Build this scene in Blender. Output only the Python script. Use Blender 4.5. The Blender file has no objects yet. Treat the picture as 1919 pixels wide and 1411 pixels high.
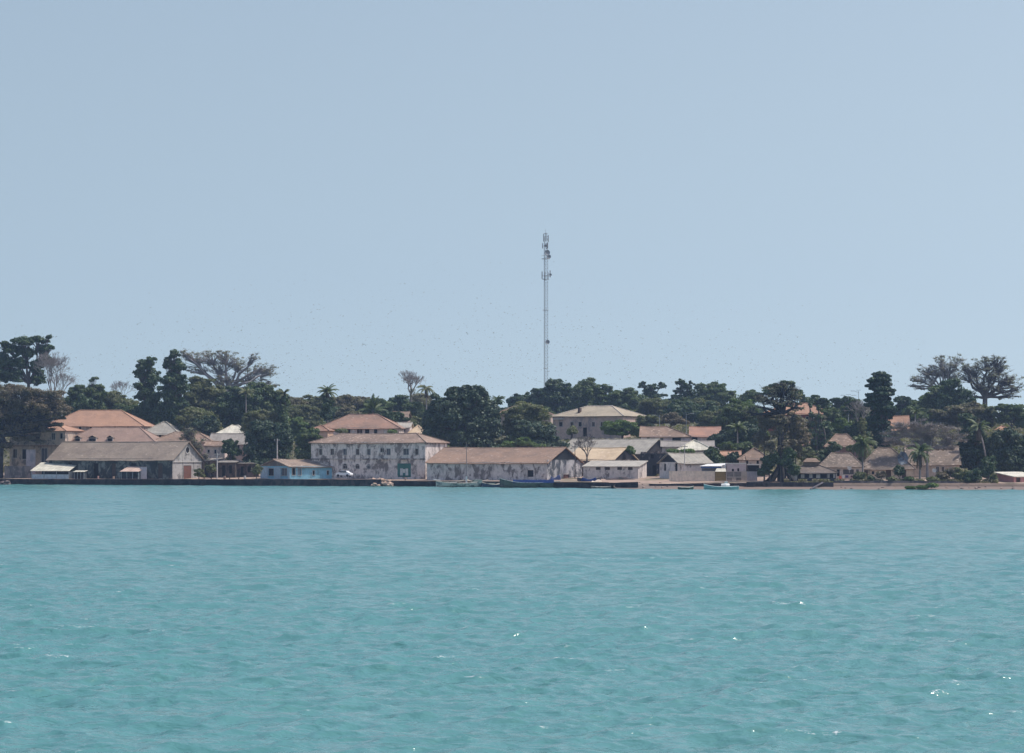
import bpy, bmesh, math, random
import numpy as np
from mathutils import Vector, Matrix
R = math.radians
F = 4800.0          # focal length in photo pixels (1919 wide)
CX, HY, HC = 959.5, 856.0, 7.0   # principal column, eye-level row, eye height in metres
scene = bpy.context.scene
col = scene.collection

# ------------------------------------------------------------------ helpers
def P(px, py, Y):
    return Vector(((px - CX) * Y / F, Y, HC - (py - HY) * Y / F))
def tag(o, label=None, cat=None, group=None, kind=None):
    if label: o['label'] = label
    if cat: o['category'] = cat
    if group: o['group'] = group
    if kind: o['kind'] = kind
    return o
def empty(name, loc=(0, 0, 0), rz=0.0):
    o = bpy.data.objects.new(name, None); col.objects.link(o)
    o.location = loc; o.rotation_euler = (0, 0, rz); o.empty_display_size = 0.5
    return o
class MB:
    """collects polygons and links them as one mesh object"""
    def __init__(s): s.v = []; s.f = []; s.m = []
    def poly(s, pts, mi=0):
        n = len(s.v); s.v += [tuple(p) for p in pts]; s.f.append(tuple(range(n, n + len(pts)))); s.m.append(mi)
    def box(s, x0, x1, y0, y1, z0, z1, mi=0, rz=0, c=None):
        if x1 < x0: x0, x1 = x1, x0
        if y1 < y0: y0, y1 = y1, y0
        if z1 < z0: z0, z1 = z1, z0
        n = len(s.v)
        p = [(x0, y0, z0), (x1, y0, z0), (x1, y1, z0), (x0, y1, z0), (x0, y0, z1), (x1, y0, z1), (x1, y1, z1), (x0, y1, z1)]
        if rz:
            cx, cy = c if c else ((x0 + x1) / 2, (y0 + y1) / 2)
            ca, sa = math.cos(rz), math.sin(rz)
            p = [(cx + (a - cx) * ca - (b - cy) * sa, cy + (a - cx) * sa + (b - cy) * ca, d) for a, b, d in p]
        s.v += p
        for q in ((0, 3, 2, 1), (4, 5, 6, 7), (0, 1, 5, 4), (1, 2, 6, 5), (2, 3, 7, 6), (3, 0, 4, 7)):
            s.f.append(tuple(n + i for i in q)); s.m.append(mi)
        return s
    def tube(s, pts, rad, n=6, mi=0, cap=True):
        pts = [Vector(p) for p in pts]; k = len(pts)
        if not hasattr(rad, '__len__'): rad = [rad] * k
        base = len(s.v); up = Vector((0.13, 0.21, 1)).normalized()
        for i, p in enumerate(pts):
            d = (pts[min(i + 1, k - 1)] - pts[max(i - 1, 0)])
            if d.length < 1e-9: d = Vector((0, 0, 1))
            d.normalize(); a = d.cross(Vector((1, 0, 0)) if abs(d.z) > 0.9 else up).normalized(); b = d.cross(a)
            for j in range(n):
                t = 2 * math.pi * j / n
                q = p + (a * math.cos(t) + b * math.sin(t)) * rad[i]; s.v.append((q.x, q.y, q.z))
        for i in range(k - 1):
            for j in range(n):
                s.f.append((base + i * n + j, base + i * n + (j + 1) % n, base + (i + 1) * n + (j + 1) % n, base + (i + 1) * n + j)); s.m.append(mi)
        if cap:
            s.f.append(tuple(base + j for j in range(n))); s.m.append(mi)
            s.f.append(tuple(base + (k - 1) * n + j for j in range(n))); s.m.append(mi)
        return s
    def build(s, name, mats, parent=None, smooth=False):
        me = bpy.data.meshes.new(name); me.from_pydata(s.v, [], s.f)
        for m in (mats if isinstance(mats, (list, tuple)) else [mats]): me.materials.append(m)
        if any(s.m): me.polygons.foreach_set('material_index', s.m)
        if smooth: me.polygons.foreach_set('use_smooth', [True] * len(s.f))
        me.update()
        o = bpy.data.objects.new(name, me); col.objects.link(o)
        if parent: o.parent = parent
        return o

# ------------------------------------------------------------------ materials
def newmat(name):
    m = bpy.data.materials.new(name); m.use_nodes = True
    nt = m.node_tree; nt.nodes.clear()
    out = nt.nodes.new('ShaderNodeOutputMaterial'); b = nt.nodes.new('ShaderNodeBsdfPrincipled')
    nt.links.new(b.outputs[0], out.inputs[0])
    return m, nt, b
def N(nt, t, **kw):
    n = nt.nodes.new('ShaderNode' + t)
    for k, v in kw.items(): setattr(n, k, v)
    return n
def mixc(nt, fac, a, b, mode='MIX'):
    n = N(nt, 'Mix', data_type='RGBA', blend_type=mode)
    for i, x in ((0, fac), (6, a), (7, b)):
        if isinstance(x, (int, float)): n.inputs[i].default_value = x
        elif isinstance(x, tuple): n.inputs[i].default_value = (*x, 1)
        else: nt.links.new(x, n.inputs[i])
    return n.outputs[2]
def coords(nt, scale=(1, 1, 1), kind='Object', rnd=True):
    tc = N(nt, 'TexCoord'); mp = N(nt, 'Mapping'); mp.inputs['Scale'].default_value = scale
    nt.links.new(tc.outputs[kind], mp.inputs[0])
    return mp.outputs[0]
def noise(nt, vec, scale, detail=4, rough=0.55, dist=0.0):
    n = N(nt, 'TexNoise'); n.inputs['Scale'].default_value = scale; n.inputs['Detail'].default_value = detail
    n.inputs['Roughness'].default_value = rough; n.inputs['Distortion'].default_value = dist
    nt.links.new(vec, n.inputs['Vector']); return n.outputs['Fac']
def ramp(nt, fac, a, b):
    r = N(nt, 'MapRange', interpolation_type='SMOOTHSTEP'); r.inputs[1].default_value = a; r.inputs[2].default_value = b
    nt.links.new(fac, r.inputs[0]); return r.outputs[0]
def shift(nt, vec, off):
    v = N(nt, 'VectorMath', operation='ADD'); nt.links.new(vec, v.inputs[0]); v.inputs[1].default_value = off; return v.outputs[0]
_mc = {}
def plaster(c, stain=(0.09, 0.075, 0.07), amt=0.35, seed=0, streak=0.5, c2=None):
    """weathered wall: large peeled patches, vertical streaks, fine mottling"""
    key = ('pl', c, stain, amt, seed, streak)
    if key in _mc: return _mc[key]
    c = (min(c[0] * 1.24, .86), min(c[1] * 1.10, .82), min(c[2] * 1.0, .8))
    m, nt, b = newmat('weathered_plaster'); v = shift(nt, coords(nt), (seed * 13.7, seed * 7.1, seed * 3.3))
    vs = N(nt, 'Mapping'); vs.inputs['Scale'].default_value = (1, 1, 0.16); nt.links.new(v, vs.inputs[0])
    fine = noise(nt, v, 1.6, 6, 0.65); c1 = mixc(nt, ramp(nt, fine, 0.3, 0.75), c, tuple(x * 0.72 for x in c))
    vb = N(nt, 'Mapping'); vb.inputs['Scale'].default_value = (1, 1, 0.62); nt.links.new(v, vb.inputs[0]); big = noise(nt, vb.outputs[0], 0.52, 8, 0.7, 0.5); f = ramp(nt, big, 0.63 - amt * 0.4, 0.73 - amt * 0.4)
    c1 = mixc(nt, f, c1, stain)
    st = noise(nt, vs.outputs[0], 1.5, 5, 0.6); f2 = ramp(nt, st, 0.50, 0.72)
    mm = N(nt, 'Math', operation='MULTIPLY'); nt.links.new(f2, mm.inputs[0]); mm.inputs[1].default_value = streak
    c1 = mixc(nt, mm.outputs[0], c1, tuple(x * 0.8 for x in stain))
    nt.links.new(c1, b.inputs['Base Color']); b.inputs['Roughness'].default_value = 0.9; b.inputs['Specular IOR Level'].default_value = 0.2
    bp = N(nt, 'Bump'); bp.inputs['Strength'].default_value = 0.3; bp.inputs['Distance'].default_value = 0.05
    nt.links.new(big, bp.inputs['Height']); nt.links.new(bp.outputs[0], b.inputs['Normal'])
    _mc[key] = m; return m
def tiles(c, c2=None, seed=0, dirt=0.5, flecks=0.35, fleck=(0.62, 0.50, 0.40), name='clay_tiles'):
    """old clay tiles: courses, mottled tone, pale replaced tiles, dark lichen"""
    key = ('ti', c, c2, seed, dirt, flecks, fleck)
    if key in _mc: return _mc[key]
    c2 = c2 or tuple(x * 0.55 for x in c); c = (c[0], c[1], c[2] * .93); c2 = (c2[0], c2[1], c2[2] * .93)
    m, nt, b = newmat(name); v = shift(nt, coords(nt), (seed * 5.7, seed * 9.1, seed * 1.3))
    big = noise(nt, v, 0.22, 5, 0.6); c1 = mixc(nt, ramp(nt, big, 0.35, 0.7), c, c2)
    med = noise(nt, v, 1.1, 5, 0.7); dk = N(nt, 'Math', operation='MULTIPLY'); nt.links.new(ramp(nt, med, 0.5, 0.75), dk.inputs[0]); dk.inputs[1].default_value = dirt
    c1 = mixc(nt, dk.outputs[0], c1, tuple(x * 0.45 for x in c2))
    vo = N(nt, 'TexVoronoi'); vo.inputs['Scale'].default_value = 1.0
    mp = N(nt, 'Mapping'); mp.inputs['Scale'].default_value = (2.2, 3.8, 3.8); nt.links.new(v, mp.inputs[0]); nt.links.new(mp.outputs[0], vo.inputs['Vector'])
    sp = N(nt, 'SeparateColor'); nt.links.new(vo.outputs['Color'], sp.inputs[0])
    fl0 = ramp(nt, sp.outputs[0], 1.0 - flecks * 0.22, 1.02); fl_ = N(nt, 'Math', operation='MULTIPLY'); nt.links.new(fl0, fl_.inputs[0]); fl_.inputs[1].default_value = 0.75; fl = fl_.outputs[0]
    c1 = mixc(nt, fl, c1, fleck)
    nt.links.new(c1, b.inputs['Base Color']); b.inputs['Roughness'].default_value = 0.85; b.inputs['Specular IOR Level'].default_value = 0.25
    wv = N(nt, 'TexWave', wave_type='BANDS', bands_direction='X'); wv.inputs['Scale'].default_value = 1.6; wv.inputs['Distortion'].default_value = 0.6
    nt.links.new(v, wv.inputs['Vector'])
    bp = N(nt, 'Bump'); bp.inputs['Strength'].default_value = 0.5; bp.inputs['Distance'].default_value = 0.12
    nt.links.new(wv.outputs['Fac'], bp.inputs['Height'])
    bp2 = N(nt, 'Bump'); bp2.inputs['Strength'].default_value = 0.5; bp2.inputs['Distance'].default_value = 0.25
    nt.links.new(med, bp2.inputs['Height']); nt.links.new(bp.outputs[0], bp2.inputs['Normal']); nt.links.new(bp2.outputs[0], b.inputs['Normal'])
    _mc[key] = m; return m
def sheet(c, seed=0, rust=0.2):
    """corrugated cement or metal sheet roof with overlaps and rust bloom"""
    key = ('sh', c, seed, rust)
    if key in _mc: return _mc[key]
    m, nt, b = newmat('corrugated_sheet'); v = shift(nt, coords(nt), (seed * 5.7, seed * 9.1, seed * 1.3))
    med = noise(nt, v, 0.6, 6, 0.65)
    c1 = mixc(nt, ramp(nt, med, 0.35, 0.7), c, tuple(x * 0.7 for x in c))
    br = N(nt, 'TexWave', wave_type='BANDS', bands_direction='X'); br.inputs['Scale'].default_value = 0.33; br.inputs['Distortion'].default_value = 0.4; nt.links.new(v, br.inputs['Vector'])
    k = N(nt, 'Math', operation='MULTIPLY'); nt.links.new(ramp(nt, br.outputs['Fac'], 0.86, 1.0), k.inputs[0]); k.inputs[1].default_value = 0.35
    c1 = mixc(nt, k.outputs[0], c1, tuple(x * 0.5 for x in c))
    r2 = noise(nt, v, 0.9, 6, 0.7, 0.4); k2 = N(nt, 'Math', operation='MULTIPLY'); nt.links.new(ramp(nt, r2, 0.5, 0.68), k2.inputs[0]); k2.inputs[1].default_value = rust
    c1 = mixc(nt, k2.outputs[0], c1, (0.16, 0.085, 0.05))
    nt.links.new(c1, b.inputs['Base Color']); b.inputs['Roughness'].default_value = 0.7
    wv = N(nt, 'TexWave', wave_type='BANDS', bands_direction='X'); wv.inputs['Scale'].default_value = 2.0; nt.links.new(v, wv.inputs['Vector'])
    bp = N(nt, 'Bump'); bp.inputs['Strength'].default_value = 0.5; bp.inputs['Distance'].default_value = 0.08
    nt.links.new(wv.outputs['Fac'], bp.inputs['Height']); nt.links.new(bp.outputs[0], b.inputs['Normal'])
    _mc[key] = m; return m
def paint(c, rough=0.7, var=0.25, scale=2.0, name='worn_paint'):
    key = ('pa', c, rough, var, scale)
    if key in _mc: return _mc[key]
    m, nt, b = newmat(name); v = coords(nt)
    n = noise(nt, v, scale, 5, 0.65)
    nt.links.new(mixc(nt, ramp(nt, n, 0.35, 0.7), c, tuple(x * (1 - var) for x in c)), b.inputs['Base Color'])
    b.inputs['Roughness'].default_value = rough; b.inputs['Specular IOR Level'].default_value = 0.12 if max(c) < 0.12 else 0.4
    _mc[key] = m; return m
def leaves(c, c2, trans=0.25, name='foliage', rough=0.55):
    key = ('le', c, c2, trans)
    if key in _mc: return _mc[key]
    m, nt, b = newmat(name); v = coords(nt)
    n1 = noise(nt, v, 0.35, 3, 0.6); n2 = noise(nt, v, 2.3, 2, 0.5)
    c1 = mixc(nt, ramp(nt, n1, 0.35, 0.68), c, c2)
    c1 = mixc(nt, ramp(nt, n2, 0.3, 0.8), c1, tuple(x * 0.6 for x in c))
    nt.links.new(c1, b.inputs['Base Color']); b.inputs['Roughness'].default_value = rough; b.inputs['Specular IOR Level'].default_value = 0.35
    if trans:
        out = [x for x in nt.nodes if x.type == 'OUTPUT_MATERIAL'][0]
        tr = N(nt, 'BsdfTranslucent'); nt.links.new(mixc(nt, 1.0, c1, (1.0, 1.25, 0.5), 'MULTIPLY'), tr.inputs[0])
        mx = N(nt, 'MixShader'); mx.inputs[0].default_value = trans
        nt.links.new(b.outputs[0], mx.inputs[1]); nt.links.new(tr.outputs[0], mx.inputs[2]); nt.links.new(mx.outputs[0], out.inputs[0])
    _mc[key] = m; return m
SKY = (1.9, 1.5, (1.54, 1.35, 1.04), 0.24, (1.13, 1.16, 1.22))
EXPO = 0.0
HAZE = (0.00012, (0.50, 0.68, 1.0))
WATER = ((0.070, 0.196, 0.194), (0.080, 0.206, 0.200))
# ------------------------------------------------------------------ camera, light, air
cam = bpy.data.cameras.new('camera'); co = bpy.data.objects.new('camera', cam); col.objects.link(co)
co.location = (0, 0, HC); co.rotation_euler = (R(90), 0, 0)
cam.sensor_fit = 'HORIZONTAL'; cam.sensor_width = 36.0; cam.lens = F / 1919.0 * 36.0
cam.shift_y = (HY - 705.5) / 1919.0
cam.clip_start = 1.0; cam.clip_end = 20000.0
scene.camera = co
AZ, EL = R(84), R(61)      # sun: high, behind the town and to the right
sd = bpy.data.lights.new('sun', 'SUN'); sd.energy = 4.2; sd.angle = R(0.5); sd.color = (1.0, 0.95, 0.87)
so = bpy.data.objects.new('sun', sd); col.objects.link(so)
sv = Vector((math.sin(AZ) * math.cos(EL), math.cos(AZ) * math.cos(EL), math.sin(EL)))
so.rotation_euler = sv.to_track_quat('Z', 'Y').to_euler(); so.location = (0, 0, 60)
w = bpy.data.worlds.new('World'); scene.world = w; w.use_nodes = True
nt = w.node_tree; nt.nodes.clear()
sky = N(nt, 'TexSky', sky_type='NISHITA'); sky.sun_disc = False; sky.sun_elevation = EL; sky.sun_rotation = AZ
sky.altitude = 0; sky.air_density = 1.0; sky.dust_density = SKY[0]; sky.ozone_density = SKY[1]
bg = N(nt, 'Background'); bg.inputs[1].default_value = 0.15
# look the sky up a little above each direction: the hazy tropical horizon stays pale blue instead of going dun
tcw = N(nt, 'TexCoord'); sw = N(nt, 'SeparateXYZ'); nt.links.new(tcw.outputs['Generated'], sw.inputs[0])
mxz = N(nt, 'Math', operation='MAXIMUM'); nt.links.new(sw.outputs[2], mxz.inputs[0]); mxz.inputs[1].default_value = 0.0
lz = N(nt, 'Math', operation='MULTIPLY_ADD'); nt.links.new(mxz.outputs[0], lz.inputs[0]); lz.inputs[1].default_value = 1.0 - SKY[3]; lz.inputs[2].default_value = SKY[3]
cw = N(nt, 'CombineXYZ'); nt.links.new(sw.outputs[0], cw.inputs[0]); nt.links.new(sw.outputs[1], cw.inputs[1]); nt.links.new(lz.outputs[0], cw.inputs[2])
nm = N(nt, 'VectorMath', operation='NORMALIZE'); nt.links.new(cw.outputs[0], nm.inputs[0]); nt.links.new(nm.outputs[0], sky.inputs[0])
tz = ramp(nt, sw.outputs[2], 0.12, 0.65); tint = mixc(nt, 1.0, sky.outputs[0], mixc(nt, tz, SKY[2], SKY[4]), 'MULTIPLY')
nt.links.new(tint, bg.inputs[0])
wo = N(nt, 'OutputWorld'); nt.links.new(bg.outputs[0], wo.inputs[0])
scene.view_settings.view_transform = 'Standard'; scene.view_settings.look = 'None'; scene.view_settings.gamma = 1.0
scene.view_settings.exposure = EXPO; scene.view_settings.use_curve_mapping = False
scene.render.engine = 'CYCLES'
cy = scene.cycles
cy.max_bounces = 6; cy.diffuse_bounces = 2; cy.glossy_bounces = 2; cy.transmission_bounces = 3; cy.volume_bounces = 0; cy.transparent_max_bounces = 6
cy.caustics_reflective = False; cy.caustics_refractive = False; cy.use_denoising = True; cy.sample_clamp_indirect = 6.0
cy.use_adaptive_sampling = True; cy.adaptive_threshold = 0.01
# the air over the bay
hz = MB().box(-900, 900, -60, 1700, -3.5, 110).build('haze', None) if False else None
m = bpy.data.materials.new('haze_air'); m.use_nodes = True; t = m.node_tree; t.nodes.clear()
ho = t.nodes.new('ShaderNodeOutputMaterial'); pv = t.nodes.new('ShaderNodeVolumePrincipled')
pv.inputs['Color'].default_value = (*HAZE[1], 1); pv.inputs['Density'].default_value = HAZE[0]; pv.inputs['Anisotropy'].default_value = 0.2
t.links.new(pv.outputs[0], ho.inputs['Volume'])
if HAZE[0] > 0:
    b_ = MB(); b_.box(-1300, 1300, -80, 1500, -3.5, 112); hz = b_.build('haze', m); tag(hz, kind='stuff')

# ------------------------------------------------------------------ water
def shoreY(px):
    k = [(-900, 690), (0, 646), (500, 616), (800, 600), (1000, 579), (1250, 551), (1919, 542), (2900, 536)]
    return float(np.interp(px, [a for a, _ in k], [b for _, b in k]))
def make_water():
    rng = np.random.default_rng(4)
    ys = [34.0]
    while ys[-1] < 800:
        Y = ys[-1]; ys.append(Y + min(max(0.30 * Y * Y / (2561 * HC), 0.10), 0.95))
    ys = np.array(ys); dy = np.gradient(ys)
    nc = 920; u = np.linspace(-1, 1, nc); tt = 0.285 * u
    X = tt[None, :] * ys[:, None]; Yg = np.repeat(ys[:, None], nc, 1)
    Z = np.zeros_like(X); DX = np.zeros_like(X); DY = np.zeros_like(X)
    samp = np.maximum(dy[:, None] * 2.2, (ys * 0.57 / nc)[:, None] * 2.2)
    # slow modulation so that wave groups come and go
    for i in range(230):
        if i < 70: lam = rng.uniform(2.4, 8.0); A = 0.0033
        elif i < 140: lam = rng.uniform(1.0, 2.6); A = 0.0053
        else: lam = rng.uniform(0.38, 1.1); A = 0.0060
        th = rng.normal(0, 0.5 if lam > 2.4 else 0.8) + 0.2
        k = 2 * np.pi / lam
        kx, ky = k * np.sin(th), -k * np.cos(th)
        amp = A * lam * rng.uniform(0.5, 1.5) * (1.0 if lam < 5 else (5 / lam) ** 1.5)
        ph = rng.random() * 6.283
        vis = np.clip(1.1 * lam / samp - 0.6, 0, 1)
        r_ = np.nonzero(vis.max(1) > 0)[0]
        if not len(r_): continue
        s_ = slice(r_[0], r_[-1] + 1); xs, yy = X[s_], Yg[s_]
        # phase wander breaks up the regular trains, amplitude wander makes groups
        g = kx * xs + ky * yy + ph + 1.2 * np.sin(xs * rng.uniform(.05, .3) + yy * rng.uniform(.02, .15) + rng.random() * 6)
        a = amp * vis[s_] * (0.6 + 0.4 * np.sin(xs * rng.uniform(.05, .4) + yy * rng.uniform(.03, .2) + rng.random() * 6))
        sg = a * np.sin(g)
        Z[s_] += a * np.cos(g); DX[s_] -= 0.9 * np.sin(th) * sg; DY[s_] += 0.9 * np.cos(th) * sg
    # the chop dies away to the calm outer sheet at the edges of the detailed part
    ed = np.clip((1 - np.abs(u)) / 0.06, 0, 1)[None, :] * np.clip((ys - ys[0]) / 4.0, 0, 1)[:, None]; Z *= ed; DX *= ed; DY *= ed
    X2 = X + DX; Y2 = Yg + DY
    co_ = np.stack([X2, Y2, Z], -1).reshape(-1, 3).astype(np.float32)
    nr = len(ys)
    idx = np.arange(nr * nc).reshape(nr, nc)
    q = np.stack([idx[:-1, :-1], idx[:-1, 1:], idx[1:, 1:], idx[1:, :-1]], -1).reshape(-1, 4)
    # outer calm sheet carries on past the detailed part
    ex = np.array([(-3000, -400, 0), (3000, -400, 0), (3000, 900, 0), (-3000, 900, 0)], np.float32)
    n0 = len(co_); co_ = np.vstack([co_, ex]); fl, fr, bl, br = idx[0, 0], idx[0, -1], idx[-1, 0], idx[-1, -1]
    q = np.vstack([q, [[n0, n0 + 1, fr, fl], [n0 + 1, n0 + 2, br, fr], [n0 + 3, n0, fl, bl], [bl, br, n0 + 2, n0 + 3]]])
    me = bpy.data.meshes.new('water'); me.vertices.add(len(co_)); me.vertices.foreach_set('co', co_.ravel())
    me.loops.add(q.size); me.loops.foreach_set('vertex_index', q.ravel().astype(np.int32))
    me.polygons.add(len(q)); me.polygons.foreach_set('loop_start', np.arange(0, q.size, 4, dtype=np.int32))
    me.polygons.foreach_set('use_smooth', np.ones(len(q), bool)); me.update()
    # chop finer than the mesh spacing shows up as a rougher sheen
    rg = np.concatenate([np.repeat(np.interp(ys, [34, 60, 110, 200, 350, 600], [.125, .13, .14, .16, .19, .22]), nc), np.full(4, .22)]).astype(np.float32)
    at = me.attributes.new('sheen', 'FLOAT', 'POINT'); at.data.foreach_set('value', rg)
    m, nt, b = newmat('bay_water'); v = coords(nt)
    n1 = noise(nt, v, 0.012, 4, 0.6)
    c = mixc(nt, ramp(nt, n1, 0.35, 0.65), WATER[0], WATER[1])
    # foam flecks on a few crests: small, white, sparse
    mp = N(nt, 'Mapping'); mp.inputs['Scale'].default_value = (0.8, 1.6, 1); nt.links.new(v, mp.inputs[0])
    f1 = ramp(nt, noise(nt, mp.outputs[0], 0.33, 3, 0.5), 0.58, 0.63); f2 = ramp(nt, noise(nt, mp.outputs[0], 3.6, 5, 0.75), 0.565, 0.60)
    geo = N(nt, 'NewGeometry'); sx = N(nt, 'SeparateXYZ'); nt.links.new(geo.outputs['Position'], sx.inputs[0])
    hgt = ramp(nt, sx.outputs[2], 0.07, 0.13)
    k = N(nt, 'Math', operation='MULTIPLY'); nt.links.new(f1, k.inputs[0]); nt.links.new(f2, k.inputs[1])
    k2 = N(nt, 'Math', operation='MULTIPLY'); nt.links.new(k.outputs[0], k2.inputs[0]); nt.links.new(hgt, k2.inputs[1])
    c = mixc(nt, k2.outputs[0], c, (0.52, 0.56, 0.54))
    nt.links.new(c, b.inputs['Base Color']); b.inputs['IOR'].default_value = 1.333; ra = N(nt, 'Attribute'); ra.attribute_name = 'sheen'; nt.links.new(ra.outputs['Fac'], b.inputs['Roughness'])
    # ripples below the mesh's resolution
    mp = N(nt, 'Mapping'); mp.inputs['Scale'].default_value = (0.62, 1.0, 1.0); nt.links.new(v, mp.inputs[0])
    b1 = N(nt, 'Bump'); b1.inputs['Strength'].default_value = 1.0; b1.inputs['Distance'].default_value = 0.14
    nt.links.new(noise(nt, mp.outputs[0], 1.9, 3, 0.6, 0.3), b1.inputs['Height'])
    b2 = N(nt, 'Bump'); b2.inputs['Strength'].default_value = 1.0; b2.inputs['Distance'].default_value = 0.30
    nt.links.new(noise(nt, mp.outputs[0], 0.55, 2, 0.5, 0.2), b2.inputs['Height']); nt.links.new(b1.outputs[0], b2.inputs['Normal'])
    nt.links.new(b2.outputs[0], b.inputs['Normal'])
    me.materials.append(m)
    o = bpy.data.objects.new('water', me); col.objects.link(o); tag(o, 'turquoise choppy bay water', kind='structure')
make_water()
# ------------------------------------------------------------------ ground
def gz(px, Y):
    """ground height under a photo column at depth Y"""
    d = Y - shoreY(px)
    if px < 1150: k = [(-20, -2.6), (0.3, -2.6), (0.5, 1.42), (10, 1.5), (26, 2.0), (60, 2.8), (92, 7.5), (140, 12.5), (220, 17), (400, 17)]
    elif px < 1290: k = [(-20, -2.6), (-3, -0.35), (0, 0.1), (8, 1.25), (14, 1.5), (26, 2.0), (60, 2.8), (92, 7.5), (140, 12.5), (220, 17), (400, 17)]
    else: k = [(-20, -2.6), (-3, -0.4), (0, 0.08), (4.6, 0.65), (5.0, 1.35), (10, 1.45), (26, 2.0), (60, 2.8), (92, 7.5), (140, 12.5), (220, 17), (400, 17)]
    return float(np.interp(d, [a for a, _ in k], [b for _, b in k]))
def GP(px, Y, dz=0.0):
    return Vector(((px - CX) * Y / F, Y, gz(px, Y) + dz))
def make_ground():
    rs = random.Random(3)
    ds = [-20, -8, -3, -1.5, 0, 0.3, 0.5, 1.5, 3, 4.6, 5.0, 6, 8, 11, 14, 18, 22, 26, 32, 38, 45, 55, 70, 90, 115, 140, 180, 220, 300, 400, 700, 1200, 4000]
    pxs = [-4000, -2500, -1500, -800] + list(range(-400, 2401, 14)) + [2800, 3500, 4500, 6000]
    mb = MB(); n = len(ds)
    for px in pxs:
        for d in ds:
            Y = shoreY(px) + d
            j = 0.07 if (d > 5.5 and d < 60) or (px > 1150 and -3 < d < 4) else 0
            mb.v.append(((px - CX) * Y / F, Y, gz(px, Y) + rs.uniform(-j, j) if d < 390 else 17))
    for i in range(len(pxs) - 1):
        for k in range(n - 1):
            a = i * n + k; mb.f.append((a, a + n, a + n + 1, a + 1)); mb.m.append(0)
    m, nt, b = newmat('laterite_ground'); v = coords(nt)
    n1 = noise(nt, v, 0.11, 6, 0.6); n2 = noise(nt, v, 0.9, 6, 0.7)
    c = mixc(nt, ramp(nt, n2, 0.3, 0.7), (0.37, 0.265, 0.20), (0.27, 0.185, 0.14))
    c = mixc(nt, ramp(nt, n1, 0.5, 0.66), c, (0.17, 0.14, 0.085))
    geo = N(nt, 'NewGeometry'); sx = N(nt, 'SeparateXYZ'); nt.links.new(geo.outputs['Position'], sx.inputs[0])
    c = mixc(nt, ramp(nt, sx.outputs[2], 2.6, 6.0), c, (0.10, 0.095, 0.05))          # scrub on the slope
    wet = ramp(nt, sx.outputs[2], 1.45, 0.6); c = mixc(nt, wet, c, (0.175, 0.13, 0.105))  # wet foot of the beach
    nt.links.new(c, b.inputs['Base Color']); b.inputs['Roughness'].default_value = 0.95
    bp = N(nt, 'Bump'); bp.inputs['Distance'].default_value = 0.15; nt.links.new(n2, bp.inputs['Height']); nt.links.new(bp.outputs[0], b.inputs['Normal'])
    o = mb.build('ground', m, smooth=False); tag(o, 'bare reddish shore rising to a wooded slope', kind='structure')
make_ground()

# ------------------------------------------------------------------ building kit
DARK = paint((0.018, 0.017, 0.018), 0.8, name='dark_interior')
WOOD = paint((0.085, 0.062, 0.05), name='old_wood')
REDWOOD = paint((0.16, 0.07, 0.05), name='old_wood')
TRIM = paint((0.48, 0.45, 0.42), name='trim_paint')
GREYW = paint((0.11, 0.11, 0.12), name='grey_boards')
BLUEW = paint((0.16, 0.25, 0.32), name='blue_paint')
GREEN = paint((0.045, 0.17, 0.14), name='green_paint')
WHITE = paint((0.72, 0.70, 0.66), name='white_paint')
KINDS_ = {'dark': DARK, 'wood': WOOD, 'red': REDWOOD, 'grey': GREYW, 'blue': BLUEW, 'green': GREEN, 'white': WHITE}
def slab(mb, a, b, c, d, nu, nv, th, jit, rs, sag=0.0, mi=0, rag=0.0):
    """roof plane: a,b along the eave, d,c along the ridge; gently uneven"""
    a, b, c, d = map(Vector, (a, b, c, d)); nrm = (b - a).cross(d - a)
    if nrm.length < 1e-6: nrm = (c - a).cross(d - a) if (c - a).cross(d - a).length > 1e-6 else Vector((0, 0, 1))
    nrm.normalize()
    if nrm.z < 0: nrm = -nrm
    base = len(mb.v); G = []
    for i in range(nu + 1):
        u = i / nu
        for j in range(nv + 1):
            v = j / nv; p = (a.lerp(b, u)).lerp(d.lerp(c, u), v)
            if 0 < i < nu: p = p + Vector((0, 0, -sag * 4 * u * (1 - u)))
            e = nrm * rs.uniform(-jit, jit)
            if j == 0 and rag: e = e + (a - d).normalized() * rs.uniform(-rag, rag * 0.5)
            G.append(p + e)
    for p in G: mb.v.append(tuple(p))
    for p in G: mb.v.append(tuple(p - nrm * th))
    k = len(G); st = nv + 1
    for i in range(nu):
        for j in range(nv):
            q = base + i * st + j
            mb.f.append((q, q + st, q + st + 1, q + 1)); mb.m.append(mi)
            mb.f.append((q + k, q + 1 + k, q + st + 1 + k, q + st + k)); mb.m.append(mi)
    def side(seq):
        for s, t in zip(seq, seq[1:]): mb.f.append((base + s, base + t, base + t + k, base + s + k)); mb.m.append(mi)
    side([i * st for i in range(nu + 1)]); side([i * st + nv for i in range(nu + 1)]); side(list(range(nv + 1))); side([nu * st + j for j in range(nv + 1)])
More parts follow.
